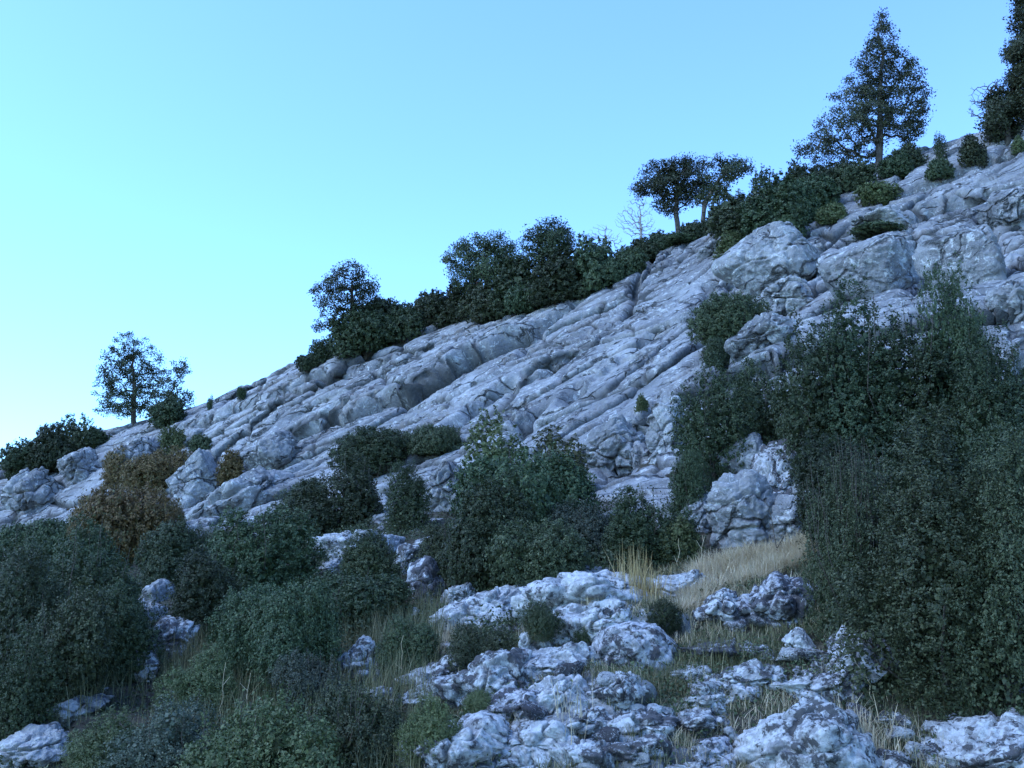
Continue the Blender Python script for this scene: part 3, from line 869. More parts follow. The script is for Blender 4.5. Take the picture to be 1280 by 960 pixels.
rock(288, 583, 18, 16, 'small pale stone behind the pointed boulder', 'pale', 0, 101, group=GO)
rock(444, 832, 82, 50, 'bright isolated rock surrounded by low green bushes', 'lichen', 22, 102, group=GO)
rock(442, 686, 116, 42, 'broad white-topped rock in front of the round bushes', 'pale', -4, 103, group=GO, planes=10, sharp=11)
rock(410, 712, 50, 22, 'low pale rock under the broad white-topped rock', 'pale', 8, 104, group=GO)
rock(512, 700, 40, 44, 'pale broken rock beside the broad white-topped rock', 'lichen', -25, 105, group=GO)
rock(534, 730, 46, 62, 'bluish speckled rock with a bush on either side', 'dark', 15, 106, group=GO)
rock(398, 742, 24, 24, 'small white rock peeping from the dark bushes', 'pale', 30, 107, group=GO)
rock(676, 680, 30, 28, 'small blue-white rock showing through the central thicket', 'lichen', 25, 108, group=GO)
rock(518, 770, 22, 20, 'small pale hump beside the double white slabs', 'lichen', -20, 109, group=GO)
rock(575, 744, 52, 24, 'flat pale slab under the central thicket', 'pale', -2, 110, group=GO, planes=9, sharp=14)
rock(604, 764, 122, 46, 'long white slab below the flat pale slab', 'pale', 14, 111, group=GO, planes=9, sharp=11, dep=.8)
# foreground
rock(732, 736, 150, 60, 'wide white rock in front of the golden grass tuft', 'pale', 10, 121, group=GF, planes=9, sharp=9, crack=.4)
rock(842, 734, 80, 46, 'pale domed rock next to the golden grass tuft', 'lichen', 4, 122, group=GF)
rock(742, 776, 116, 52, 'grey speckled rock half buried in pale grass below the wide white rock', 'lichen', 8, 123, group=GF)
rock(800, 806, 92, 78, 'round boulder mottled black and white with lichen', 'dark', -10, 124, group=GF, planes=26, sharp=5, crack=.2, lump=.5, name='boulder', cat='boulder', deep=.2)
rock(658, 800, 20, 20, 'small white stone in the grass beside the speckled rock', 'pale', 0, 125, group=GF)
rock(542, 842, 66, 42, 'low rounded rock emerging from bushes beside the pitted rock', 'lichen', 12, 126, group=GF)
rock(612, 846, 104, 70, 'large pitted rock in the middle of the lower slope', 'lichen', 10, 127, group=GF, planes=12)
rock(690, 826, 110, 48, 'speckled slab uphill of the pitted rock', 'lichen', 8, 128, group=GF)
rock(640, 882, 70, 50, 'dark blotched rock under the pitted rock', 'dark', 10, 129, group=GF)
rock(694, 872, 74, 60, 'pale cap-shaped rock between the pitted rock and the jutting one', 'pale', 14, 130, group=GF)
rock(762, 862, 76, 40, 'jutting low rock below the round boulder', 'lichen', 16, 131, group=GF)
rock(566, 926, 118, 72, 'blue-white rock rising at the bottom beside the low bushes', 'lichen', 6, 132, group=GF)
rock(668, 918, 96, 54, 'knobbly dark-sided rock near the bottom of the slope', 'lichen', 4, 133, group=GF)
rock(640, 948, 110, 44, 'spotted low rock along the bottom edge of the view', 'lichen', 0, 134, group=GF)
rock(585, 944, 30, 30, 'small pale stone lodged between two bottom rocks', 'pale', -10, 135, group=GF)
rock(922, 846, 92, 32, 'long flat rock in the grass above the big pale outcrop', 'lichen', 10, 136, group=GF, dep=.7)
rock(930, 862, 50, 34, 'blue speckled rock propping the long flat rock', 'dark', -12, 137, group=GF)
rock(850, 896, 130, 40, 'low grey ledge in the trampled grass', 'lichen', 6, 138, group=GF)
rock(800, 930, 120, 44, 'flat rough rock at the bottom in front of the grey ledge', 'lichen', 0, 139, group=GF)
rock(740, 940, 80, 40, 'weathered rock scattered with straw at the bottom edge', 'lichen', -6, 140, group=GF)
rock(880, 940, 70, 40, 'cracked stone tucked against the big pale outcrop', 'dark', 10, 141, group=GF)
rock(988, 930, 200, 92, 'biggest pale outcrop, blotched with black lichen, in the trampled grass', 'pale', 8, 142, group=GF, planes=11, sharp=7, crack=.3, deep=.25)
rock(1240, 938, 150, 96, 'heavy dark-streaked rock in the bottom corner under the holm bush', 'lichen', 14, 143, group=GF, planes=10, sharp=8, crack=.5, deep=.25)
rock(1056, 826, 120, 62, 'dark jagged rock pushing up under the holm bush', 'dark', 38, 144, group=GF, planes=9, sharp=14, crack=.9)
rock(1030, 852, 90, 52, 'dark blotched rock at the foot of the jagged one', 'dark', 12, 145, group=GF)
rock(1001, 803, 36, 34, 'small upright pale stone in the grass by the holm bush', 'lichen', 30, 146, group=GF)
rock(962, 752, 110, 72, 'tall black-and-white rock at the foot of the dry grass bank', 'dark', 28, 147, group=GF, planes=11, crack=.7)
rock(898, 766, 76, 54, 'ridge-backed rock downhill of the tall black-and-white rock', 'lichen', 32, 148, group=GF, crack=.6)
rock(1137, 938, 14, 24, 'thin pale stone standing on end in the grass', 'pale', 5, 149, group=GF)
rock(1122, 950, 28, 20, 'small blue stone beside the thin standing one', 'lichen', 0, 150, group=GF)
rock(914, 918, 20, 26, 'pebble-like pale stone leaning on the big pale outcrop', 'pale', 30, 151, group=GF)
rock(1110, 900, 60, 18, 'flat stone sunk in dead grass under the holm bush', 'lichen', 0, 152, group=GF)
rock(1262, 850, 60, 44, 'grey rock in the shade behind the heavy corner rock', 'lichen', 20, 153, group=GF)

for k, a in enumerate([
    (610, 812, 90, 22, 'low pale hump of rock between the long white slab and the pitted rock', 'pale'),
    (880, 812, 84, 24, 'low dark rib of rock uphill of the long flat rock', 'dark'),
    (700, 792, 80, 22, 'flat pale rib beside the small white stone', 'pale'),
    (848, 838, 70, 22, 'flat grey rock in the grass below the round boulder', 'lichen'),
    (770, 900, 110, 28, 'broad flat rock between the jutting rock and the bottom edge', 'lichen'),
    (720, 900, 70, 26, 'grey rock wedged below the pale cap-shaped rock', 'lichen'),
    (936, 810, 64, 24, 'flat stone uphill of the small upright pale stone', 'lichen'),
    (980, 852, 74, 24, 'flat pale rock between the long flat rock and the jagged one', 'pale'),
    (880, 870, 84, 22, 'low pale rib of rock just above the low grey ledge', 'pale'),
    (1084, 952, 80, 26, 'low rock in straw between big outcrop and thin standing stone', 'lichen'),
    (1180, 905, 70, 22, 'low dark stone under the skirt of the holm bush', 'dark'),
    (520, 870, 60, 24, 'flat pale stone among low bushes below the isolated rock', 'lichen'),
    (470, 866, 44, 20, 'small grey stone under the bright isolated rock', 'lichen'),
    (850, 952, 110, 24, 'pale flat rock along the bottom edge beside the big outcrop', 'pale'),
]):
    rock(a[0], a[1], a[2], a[3], a[4], a[5], tilt=(k * 37) % 17 - 2, seed=160 + k, group=GF, dep=1.1)

# ------------------------------------------------------------------ shrubs
GR = 'shrubs along the crest'
GM = 'evergreen shrubs below the slab'
GB = 'low shrubs at the bottom of the slope'
GH = 'dense oaks and bushes beside the rock buttress'
GU = 'rust-brown shrubs round the pointed boulder'
for a in [
    # beside the buttress
    (1190, 862, 540, 290, 'fine', 'dull', 'huge dense holm bush towering over the heavy corner rock', GH),
    (1290, 870, 505, 240, 'fine', 'dull', 'dense dark bush behind the huge holm bush, cut by the picture edge', GH),
    (1082, 800, 566, 150, 'shoot', 'dull', 'green bush bristling with upright pale shoots', GH),
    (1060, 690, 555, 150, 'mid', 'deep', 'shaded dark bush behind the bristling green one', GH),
    (1042, 600, 404, 150, 'mid', 'oak', 'broad dark oak overhanging the rock buttress', GH),
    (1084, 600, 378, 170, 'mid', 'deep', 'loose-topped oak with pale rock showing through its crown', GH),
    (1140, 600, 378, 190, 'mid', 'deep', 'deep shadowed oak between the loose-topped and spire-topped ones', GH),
    (1213, 590, 328, 110, 'mid', 'oak', 'spire-topped bush rising in front of the smooth grey block', GH),
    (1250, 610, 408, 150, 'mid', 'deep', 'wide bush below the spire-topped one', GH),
    (895, 610, 462, 120, 'mid', 'oak', 'leafy oak spilling over the narrow blue-grey pillar', GH),
    (955, 552, 452, 112, 'mid', 'dull', 'mid green bush above the upper rock step', GH),
    (862, 650, 560, 60, 'mid', 'oak', 'narrow dark bush in the gap beside the pillar', GH),
    (922, 424, 370, 116, 'mid', 'dull', 'rounded bush on the slope above the slanting pale slab', GH),
    (897, 458, 428, 56, 'mid', 'oak', 'small dark bush at the lower side of the slanting slab', GH),
    # middle
    (664, 690, 570, 186, 'mid', 'oak', 'tallest bush of the central thicket', GM),
    (624, 634, 528, 92, 'airy', 'olive', 'light olive leader on the downhill side of the central thicket', GM),
    (702, 628, 536, 84, 'airy', 'olive', 'light olive leader on the uphill side of the central thicket', GM),
    (604, 742, 618, 130, 'mid', 'oak', 'dark skirt of bush in front of the central thicket', GM),
    (668, 738, 660, 120, 'mid', 'dull', 'low spreading bush above the wide white rock', GM),
    (560, 724, 655, 76, 'mid', 'dull', 'small bush beside the leaning rock ribs', GM),
    (805, 705, 618, 120, 'mid', 'oak', 'dark bush behind the golden grass tuft', GM),
    (732, 700, 632, 100, 'mid', 'sage', 'yellow-flecked leafy bush joined to the central thicket', GM),
    (850, 704, 648, 60, 'coarse', 'olive', 'weedy green bush at the lower end of the dry grass bank', GM),
    (478, 588, 540, 110, 'mid', 'oak', 'dark bush wedged in the fissure of the slab', GM),
    (540, 566, 534, 86, 'mid', 'dull', 'olive-brown bush at the upper end of the slab fissure', GM),
    (428, 668, 578, 120, 'mid', 'oak', 'broad round bush behind the broad white-topped rock', GM),
    (508, 664, 580, 62, 'mid', 'oak', 'small round bush beside the leaning rock ribs, dark and compact', GM),
    (372, 668, 606, 80, 'mid', 'dull', 'sloping bush under the long bare slab', GM),
    (326, 748, 636, 140, 'mid', 'oak', 'tall dome-shaped bush below the long bare slab', GM),
    (345, 850, 728, 170, 'fine', 'oak', 'massive dark bush in front of the dome-shaped one', GM),
    (438, 790, 716, 150, 'mid', 'oak', 'wide dark bush under the broad white-topped rock', GM),
    (470, 742, 672, 90, 'mid', 'dull', 'ragged bush hiding the end of the broad white-topped rock', GM),
    (262, 800, 700, 110, 'mid', 'oak', 'dark bush just uphill of the perched grey block', GM),
    (212, 740, 668, 110, 'mid', 'oak', 'dark bush above the perched grey block', GM),
    (92, 846, 668, 140, 'mid', 'oak', 'largest dark bush on the low side of the slope', GM),
    (24, 880, 690, 110, 'mid', 'oak', 'dark bush at the picture edge downhill of the largest one', GM),
    (72, 900, 748, 130, 'mid', 'dull', 'spreading bush at the foot of the largest dark one', GM),
    (18, 930, 800, 90, 'mid', 'oak', 'dark bush overhanging the smooth blue-grey corner rock', GM),
    (20, 800, 662, 110, 'mid', 'dull', 'dark bush behind the largest dark bush at the picture edge', GM),
    (118, 800, 672, 120, 'mid', 'oak', 'dark bush between the largest bush and the rust-brown ones', GM),
    (148, 856, 745, 100, 'mid', 'oak', 'dark bush against the slanting white-flecked outcrop', GM),
    (52, 700, 652, 110, 'mid', 'oak', 'dark bush at the foot of the lowest cracked rock', GM),
    # bottom
    (330, 1020, 858, 250, 'low', 'scrub', 'widest low green bush along the bottom of the view', GB),
    (205, 1000, 872, 170, 'low', 'sage', 'grey-green bush with thin upright stems by the bottom edge', GB),
    (450, 980, 856, 170, 'low', 'dull', 'deep green mound below the bright isolated rock', GB),
    (125, 985, 890, 120, 'low', 'scrub', 'low bush beside the smooth corner rock', GB),
    (540, 950, 868, 90, 'low', 'olive', 'fresh green mound beside the blue-white bottom rock', GB),
    (392, 890, 815, 120, 'low', 'sage', 'thin-stemmed bush just downhill of the bright isolated rock', GB),
    (250, 900, 812, 110, 'low', 'scrub', 'upright green bush below the slanting outcrop', GB),
    (595, 836, 778, 100, 'low', 'dull', 'low green cushion beneath the long white slab', GB),
    (505, 840, 768, 90, 'low', 'dull', 'low green cushion uphill of the bright isolated rock', GB),
    (600, 894, 858, 56, 'low', 'olive', 'small bright cushion tucked under the pitted rock', GB),
    (676, 796, 748, 62, 'low', 'dull', 'small green bush growing before the wide white rock', GB),
    (826, 788, 748, 58, 'low', 'oak', 'dark cushion plant behind the round boulder', GB),
    (742, 800, 768, 60, 'low', 'oak', 'flat dark plant creeping beside the round boulder', GB),
    # rust
    (152, 706, 606, 150, 'mid', 'rust', 'largest rust-brown bush downhill of the pointed boulder', GU),
    (196, 612, 562, 104, 'mid', 'rust', 'rust-brown bush just above the small white rock', GU),
    (150, 612, 562, 80, 'mid', 'rust', 'rust-brown bush at the crest end of the patch', GU),
    (288, 606, 566, 50, 'coarse', 'rust', 'rust-brown bush behind the pointed boulder', GU),
    (108, 690, 632, 60, 'mid', 'rust', 'rust-brown bush against the dark green ones', GU),
    (200, 664, 612, 60, 'mid', 'rust', 'green and rust bush under the pointed boulder', GU),
    (214, 566, 535, 36, 'coarse', 'olive', 'small olive bush on bare rock above the rust patch', GU),
    (250, 564, 541, 40, 'coarse', 'dull', 'small dull green bush in the crack above the pointed boulder', GU),
    # crest, from the low end up
    (30, 596, 556, 70, 'coarse', 'oak', 'low dark bush where the crest leaves the picture', GR),
    (84, 572, 516, 64, 'airy', 'dull', 'thin spiky bush on the low end of the crest', GR),
    (62, 584, 540, 70, 'coarse', 'oak', 'dark bush under the thin spiky one', GR),
    (120, 556, 534, 50, 'coarse', 'oak', 'low bush at the foot of the round-crowned tree', GR),
    (210, 532, 500, 60, 'coarse', 'oak', 'bush hugging the crest beside the round-crowned tree', GR),
    (262, 512, 496, 10, 'coarse', 'oak', 'tiny bush on the bare crest, smaller one of a pair', GR),
    (301, 498, 484, 16, 'coarse', 'oak', 'tiny bush on the bare crest, larger one of a pair', GR),
    (384, 462, 444, 34, 'coarse', 'oak', 'low bush below the hedge-like bushes of the crest', GR),
    (404, 452, 425, 36, 'coarse', 'oak', 'small bush under the lone tree by the hedge-like bushes', GR),
    (436, 442, 384, 60, 'coarse', 'dull', 'hedge-like bush under the lone tree', GR),
    (480, 424, 378, 78, 'coarse', 'oak', 'long hedge-like bush between lone tree and oak thicket', GR),
    (530, 408, 370, 70, 'coarse', 'dull', 'hedge-like bush next to the oak thicket', GR),
    (576, 402, 348, 54, 'coarse', 'oak', 'dark bush at the low end of the oak thicket', GR),
    (640, 392, 330, 100, 'coarse', 'oak', 'dark bush under the twin crowns of the oak thicket', GR),
    (700, 376, 318, 90, 'coarse', 'oak', 'dark bush under the higher crown of the oak thicket', GR),
    (744, 362, 298, 70, 'coarse', 'dull', 'green bush on the uphill end of the oak thicket', GR),
    (786, 342, 312, 54, 'coarse', 'dull', 'green bush under the bare pale tree', GR),
    (596, 372, 344, 30, 'coarse', 'red', 'small red-leaved bush glowing in the oak thicket', GR),
    (826, 308, 288, 46, 'coarse', 'oak', 'flat bush between the bare pale tree and the umbrella oak', GR),
    (872, 298, 281, 56, 'coarse', 'oak', 'low bush at the foot of the umbrella oak', GR),
    (905, 290, 264, 56, 'coarse', 'oak', 'low bush at the foot of the slanting oak', GR),
    (940, 312, 236, 120, 'coarse', 'dull', 'broad bush on the crest above the pale ledge', GR),
    (976, 306, 234, 110, 'coarse', 'oak', 'rounded bush spilling down towards the broad pale dome', GR),
    (912, 338, 299, 64, 'coarse', 'olive', 'bright green bush above the broad pale dome', GR),
    (962, 262, 208, 56, 'airy', 'oak', 'thin upright bush next to the slanting oak', GR),
    (1010, 252, 205, 66, 'coarse', 'oak', 'dark bush below the low branches of the conifer', GR),
    (1048, 244, 208, 70, 'coarse', 'oak', 'dark bush against the trunk of the conifer', GR),
    (1000, 276, 236, 70, 'coarse', 'dull', 'dull green bush just downhill of the conifer', GR),
    (1042, 278, 254, 50, 'coarse', 'olive', 'flat olive bush in the rocks below the conifer', GR),
    (1098, 254, 230, 62, 'coarse', 'olive', 'spreading olive bush on bare rock below the conifer', GR),
    (1132, 212, 184, 56, 'coarse', 'dull', 'green bush on the uphill side of the conifer', GR),
    (1175, 200, 168, 22, 'airy', 'oak', 'small twisted bush alone on the skyline uphill of the conifer', GR),
    (1176, 222, 198, 46, 'coarse', 'dull', 'flat bush in a rock cleft uphill of the conifer', GR),
    (1214, 206, 174, 46, 'coarse', 'dull', 'rounded bush below the dark trees in the corner', GR),
    (1276, 190, 172, 24, 'coarse', 'olive', 'small bush on rock at the picture edge under the corner trees', GR),
    (1108, 293, 281, 92, 'coarse', 'dull', 'low strip of dull heath on the dark lipped ledge', GR),
    (458, 438, 392, 84, 'coarse', 'oak', 'dark hedge-like bush just downhill of the long one', GR),
    (508, 422, 384, 72, 'coarse', 'oak', 'dark hedge-like bush just uphill of the long one', GR),
    (556, 408, 366, 60, 'coarse', 'oak', 'dark bush closing the gap between hedge-like bushes and oak thicket', GR),
    (610, 400, 360, 84, 'coarse', 'dull', 'wide dark bush under the lower oak crown of the thicket', GR),
    (668, 388, 358, 80, 'coarse', 'oak', 'wide dark bush at the middle of the oak thicket', GR),
    (724, 372, 340, 78, 'coarse', 'oak', 'wide bush at the foot of the higher oak crown', GR),
    (768, 354, 330, 66, 'coarse', 'oak', 'bush at the rock edge below the bare pale tree', GR),
    (806, 326, 304, 56, 'coarse', 'dull', 'small bush in front of the bare pale tree', GR),
    (850, 304, 293, 60, 'coarse', 'dull', 'flat bush round the trunk of the umbrella oak', GR),
    (928, 300, 264, 90, 'coarse', 'oak', 'dense bush between the slanting oak and the broad crest bush', GR),
    (990, 288, 238, 84, 'coarse', 'oak', 'dense bush between the broad crest bush and the conifer', GR),
    (1026, 264, 220, 90, 'coarse', 'oak', 'dense bush reaching under the branches of the conifer', GR),
    (1068, 238, 206, 66, 'coarse', 'dull', 'bush wrapping the foot of the conifer', GR),
    (1116, 220, 194, 52, 'coarse', 'oak', 'low bush just uphill of the conifer trunk', GR),
    (802, 514, 494, 20, 'coarse', 'olive', 'little olive plant in a crack above the narrow pillar', GM),
]:
    shrub(*a)

# ------------------------------------------------------------------ trees on the crest
GT = 'trees on the crest'
tree('conifer', 'tall conical conifer standing highest on the skyline', 'conifer', 1096, 216,
     [(1103, 18, 4, 10), (1103, 32, 9, 12), (1102, 48, 15, 14), (1095, 66, 18, 12), (1114, 66, 17, 12), (1080, 84, 16, 12), (1104, 86, 24, 14), (1128, 84, 17, 14), (1074, 104, 20, 13), (1102, 106, 26, 14), (1134, 104, 20, 15),
      (1064, 122, 18, 11), (1092, 126, 26, 13), (1122, 124, 24, 14), (1146, 122, 15, 16), (1042, 122, 8, 7), (1060, 142, 24, 12), (1090, 146, 26, 13), (1122, 146, 24, 13), (1148, 144, 14, 14), (1034, 158, 15, 10), (1062, 162, 24, 12), (1096, 164, 26, 11),
      (1128, 164, 18, 11), (1144, 160, 12, 12), (1028, 174, 18, 11), (1054, 178, 26, 11), (1086, 182, 22, 11), (1138, 180, 11, 16), (1040, 192, 26, 9), (1016, 190, 14, 8), (1002, 186, 6, 9), (1072, 196, 16, 8)],
     (1103, 20), 'conifer', .11, .06, 1.25, 46, GT, wiggle=.03, spread=.16)
tree('oak_tree', 'umbrella-shaped oak with bare forked trunk', 'oak tree', 851, 290,
     [(826, 214, 22, 14), (812, 232, 18, 14), (835, 236, 24, 16), (850, 206, 22, 12), (868, 206, 16, 12), (860, 226, 22, 16), (874, 238, 14, 14), (835, 256, 18, 9), (800, 236, 8, 7), (856, 248, 14, 10)],
     (846, 238), 'oak', 0.091, .065, 1.45, 60, GT, spread=.17, wiggle=.06, mid=[(846, 268)])
tree('oak_tree', 'slanting oak with a ragged crown beside the umbrella oak', 'oak tree', 874, 284,
     [(898, 208, 12, 10), (920, 206, 18, 10), (932, 210, 8, 8), (908, 222, 16, 10), (890, 226, 14, 12), (902, 240, 14, 9), (884, 248, 12, 9)],
     (900, 222), 'oak', 0.077, .065, 1.31, 60, GT, spread=.17, wiggle=.06, mid=[(880, 258)])
tree('oak_tree', 'lone round tree above the hedge-like bushes', 'tree', 441, 440,
     [(440, 345, 20, 11), (424, 356, 18, 12), (456, 356, 18, 12), (440, 366, 24, 12), (404, 368, 13, 11), (414, 384, 18, 10), (468, 370, 13, 9), (446, 384, 20, 10), (405, 400, 12, 8), (398, 412, 7, 5), (430, 400, 14, 8)],
     (440, 356), 'oak', 0.098, .065, 1.31, 60, GT, spread=.17, wiggle=.03)
tree('oak_tree', 'round-crowned tree at the low end of the crest', 'tree', 168, 528,
     [(168, 432, 20, 12), (148, 446, 18, 14), (186, 448, 17, 14), (166, 456, 22, 14), (136, 466, 15, 14), (132, 488, 13, 13), (152, 480, 20, 14), (180, 474, 19, 14), (196, 468, 10, 12), (196, 490, 13, 12), (150, 504, 22, 10), (178, 498, 18, 11), (138, 512, 14, 8), (164, 514, 24, 9), (190, 510, 14, 8)],
     (167, 446), 'oak', 0.105, .065, 1.31, 60, GT, spread=.17, wiggle=.03)
tree('oak_tree', 'small two-tiered tree leaning on the round-crowned one', 'tree', 203, 524,
     [(222, 456, 10, 8), (226, 466, 10, 10), (216, 480, 11, 9), (224, 496, 14, 10), (206, 500, 14, 10), (230, 504, 11, 7)],
     (218, 478), 'oak', 0.049, .065, 1.31, 60, GT, spread=.17, wiggle=.05)
tree('oak_tree', 'lower wide oak crown in the crest thicket', 'oak tree', 612, 388,
     [(594, 306, 22, 14), (575, 326, 20, 15), (618, 304, 22, 12), (606, 324, 30, 16), (640, 318, 20, 14), (580, 346, 24, 14), (620, 346, 30, 16), (648, 340, 18, 16)],
     (606, 322), 'dull', 0.105, .065, 1.52, 60, GT, spread=.17, wiggle=.04)
tree('oak_tree', 'higher oak crown in the crest thicket', 'oak tree', 690, 374,
     [(688, 286, 18, 10), (672, 298, 18, 12), (704, 294, 18, 10), (688, 308, 26, 12), (668, 318, 16, 12), (712, 308, 10, 8), (690, 326, 26, 12)],
     (688, 300), 'oak', 0.091, .065, 1.52, 60, GT, spread=.17, wiggle=.04)
tree('cypress', 'dark columnar tree cut off by the picture edge', 'cypress', 1292, 170,
     [(1290, -40, 12, 24), (1288, 0, 18, 24), (1286, 30, 24, 18), (1290, 60, 28, 20), (1272, 68, 16, 10), (1292, 96, 24, 20), (1290, 126, 24, 18)],
     (1292, -20), 'conifer', 0.140, .065, 2.10, 60, GT, spread=.17, wiggle=.01)
tree('oak_tree', 'dense dark tree beneath the columnar one', 'tree', 1258, 180,
     [(1266, 102, 14, 12), (1258, 118, 18, 13), (1276, 122, 14, 16), (1250, 138, 20, 13), (1264, 148, 24, 15), (1240, 156, 15, 9), (1258, 166, 24, 9)],
     (1262, 116), 'oak', 0.084, .065, 1.68, 60, GT, spread=.17, wiggle=.03)
tree('bare_tree', 'leafless twiggy tree beside the dark corner trees', 'bare tree', 1240, 176,
     [(1226, 118, 16, 16), (1236, 132, 16, 18), (1220, 138, 12, 12), (1246, 112, 10, 14)], (1234, 120), None, .05, group=GT, dens=4.5, wiggle=.05)
tree('bare_tree', 'leafless pale tree between thicket and umbrella oak', 'bare tree', 803, 312,
     [(796, 262, 18, 12), (782, 276, 14, 14), (806, 276, 14, 14), (794, 286, 16, 10), (816, 290, 10, 8)], (800, 262), None, .05, group=GT, dens=4.5, wiggle=.05, barkmat='twig')
tree('bare_tree', 'leafless pale shrub-like tree behind the oak thicket', 'bare tree', 756, 336,
     [(752, 290, 16, 10), (768, 296, 14, 10), (742, 298, 10, 10)], (756, 288), None, .035, group=GT, dens=4.5, wiggle=.05, barkmat='twig')

# ------------------------------------------------------------------ grass and stalks
def scatter(n, region, thr=0.0, sc=1.1, seed=0, rmax=.5):
    """points on the soil inside a ground polygon given by photo pixels"""
    rg = np.random.default_rng(900 + seed)
    P3 = [hit(u, v) for u, v in region]
    pl = np.array([(p.x, p.y) for p in P3])
    lo, hi = pl.min(0), pl.max(0)
    q = rg.uniform(lo, hi, (n * 4, 2))
    ins = np.zeros(len(q), bool)
    j = len(pl) - 1
    for i in range(len(pl)):
        c = ((pl[i, 1] > q[:, 1]) != (pl[j, 1] > q[:, 1])) & (q[:, 0] < (pl[j, 0] - pl[i, 0]) * (q[:, 1] - pl[i, 1]) / (pl[j, 1] - pl[i, 1] + 1e-9) + pl[i, 0])
        ins ^= c; j = i
    q = q[ins]
    d = gnoise(np.column_stack([q * sc, np.full(len(q), seed * 3.1)]), 77 + seed) + .5 * gnoise(np.column_stack([q * sc * 3, np.full(len(q), 1.7)]), 78)
    q = q[d > thr + rg.normal(0, .18, len(q))][:n]
    return np.array([(x, y, ground(x, y) - .01) for x, y in q]), rg

def grass(name, n, region, mat, h0, h1, thr, seed, lean=.5, wid=.006):
    P, rg = scatter(n, region, thr, seed=seed)
    V, F = blades(P, rg.uniform(h0, h1, len(P)), rg, lean, wid)
    return tag(link(name, mesh_np(name, V, F, False), M[mat]), kind='stuff')

FIELD = [(480, 960), (560, 800), (640, 770), (760, 730), (860, 700), (1040, 690), (1100, 780), (1290, 860), (1290, 990), (900, 1000), (480, 1000)]
grass('dry_grass', 12000, FIELD, 'straw', .03, .13, .12, 1, .8, .005)
grass('green_grass', 24000, FIELD, 'grass', .03, .11, -.05, 2, .7, .006)
grass('bank_grass', 14000, [(850, 735), (880, 705), (960, 690), (1030, 676), (1035, 690), (960, 722), (900, 745), (850, 765)], 'straw', .04, .20, .0, 3, .95, .006)
grass('undergrowth', 12000, [(60, 1000), (60, 870), (200, 840), (300, 780), (480, 760), (560, 760), (520, 1000)], 'grass', .08, .36, -.1, 4, .32, .0045)

def tuft(u, vb, wpx, hpx, label, n=420, mat='straw', lean=.28, wid=.006, group=None):
    p = hit(u, vb); s = p.y / FPX
    rg = np.random.default_rng(int(u + vb))
    q = rg.normal(0, wpx * s * .22, (n, 2))
    P = np.array([(x, y, ground(p.x + x, p.y + y) - p.z - .02) for x, y in q])
    V, F = blades(P, rg.uniform(.45, 1.05, n) * hpx * s, rg, lean, wid, .35)
    o = link('grass_tuft', mesh_np('grass_tuft', V, F, False), M[mat]); o.location = p
    return tag(o, label, 'grass tuft', group)
GG = 'tufts of dry grass'
tuft(798, 752, 64, 62, 'tall golden tuft of dry grass against the dark bushes', 330, 'gold', .38, wid=.006, group=GG)
tuft(742, 766, 44, 34, 'short straw-coloured tuft on the downhill side of the wide white rock', 240, group=GG)
tuft(668, 810, 50, 30, 'pale tuft beside the small white stone', 240, group=GG)
tuft(560, 812, 44, 38, 'thin straw tuft beneath the long white slab', 90, group=GG)
tuft(718, 920, 60, 64, 'sparse straw tuft among the bottom rocks', 45, group=GG)
tuft(1070, 934, 120, 46, 'trampled straw tuft between big outcrop and corner rock', 460, lean=.7, group=GG)
tuft(890, 830, 90, 40, 'spreading green-yellow tuft beneath the ridge-backed rock', 420, 'grass', .7, group=GG)
tuft(830, 860, 80, 34, 'green tuft between round boulder and long flat rock', 360, 'grass', .7, group=GG)

def stalk(u, vb, vt, label, lean=0.0, mat='straw', r=.006, twigs=0, group='dry plant stalks'):
    p = hit(u, vb); H = (vb - vt) * p.y / FPX
    rg = np.random.default_rng(int(u * 3 + vb))
    t = np.linspace(0, 1, 7)
    pts = np.column_stack([lean * H * t ** 1.4, rg.normal(0, .02) * t, H * t - .05]); pts[1:-1, :2] += rg.normal(0, .008, (5, 2))
    paths = [(pts, np.linspace(r, r * .45, 7))]
    for k in range(twigs):
        a = pts[rg.integers(2, 6)]; d = np.array([rg.normal(0, .5), rg.normal(0, .5), rg.uniform(.4, 1)]) * H * .22
        paths.append((np.array([a, a + d * .5, a + d]), np.array([r * .6, r * .5, r * .3])))
    V, F = tubes(paths, 5)
    o = link('dry_stalk', mesh_np('dry_stalk', V, F), M[mat]); o.location = p
    return tag(o, label, 'stalk', group)
stalk(974, 704, 632, 'dark dead stalk leaning over the dry grass bank', -.12, 'bark', .008, 2)
stalk(958, 660, 574, 'pale branched twig in front of the stained rock wall', .1, 'twig', .006, 9)
stalk(1096, 884, 812, 'thin bent straw stalk at the foot of the holm bush', -.35, 'straw', .004)
stalk(714, 952, 874, 'upright straw stalk among the bottom rocks', .02, 'straw', .004)
stalk(276, 906, 826, 'upright dry stem with small side twigs in the low bushes', .03, 'straw', .0035, 2)
stalk(345, 866, 816, 'thin dry stem beside the massive dark bush', -.05, 'straw', .004, 3)
stalk(306, 900, 838, 'thin dry stem in front of the massive dark bush', .05, 'straw', .004, 3)
stalk(500, 850, 790, 'bare straw stem above the bright isolated rock', .05, 'straw', .0035, 2)
stalk(590, 830, 788, 'bare straw stem below the long white slab', -.05, 'straw', .0035, 2)
stalk(762, 716, 690, 'short straw stem beside the golden tuft', -.02, 'straw', .004)
stalk(848, 712, 668, 'thin pale stem at the lower end of the grass bank', .03, 'straw', .004, 2)
stalk(877, 712, 664, 'thin pale stem in the weedy bush', .05, 'straw', .004, 2)

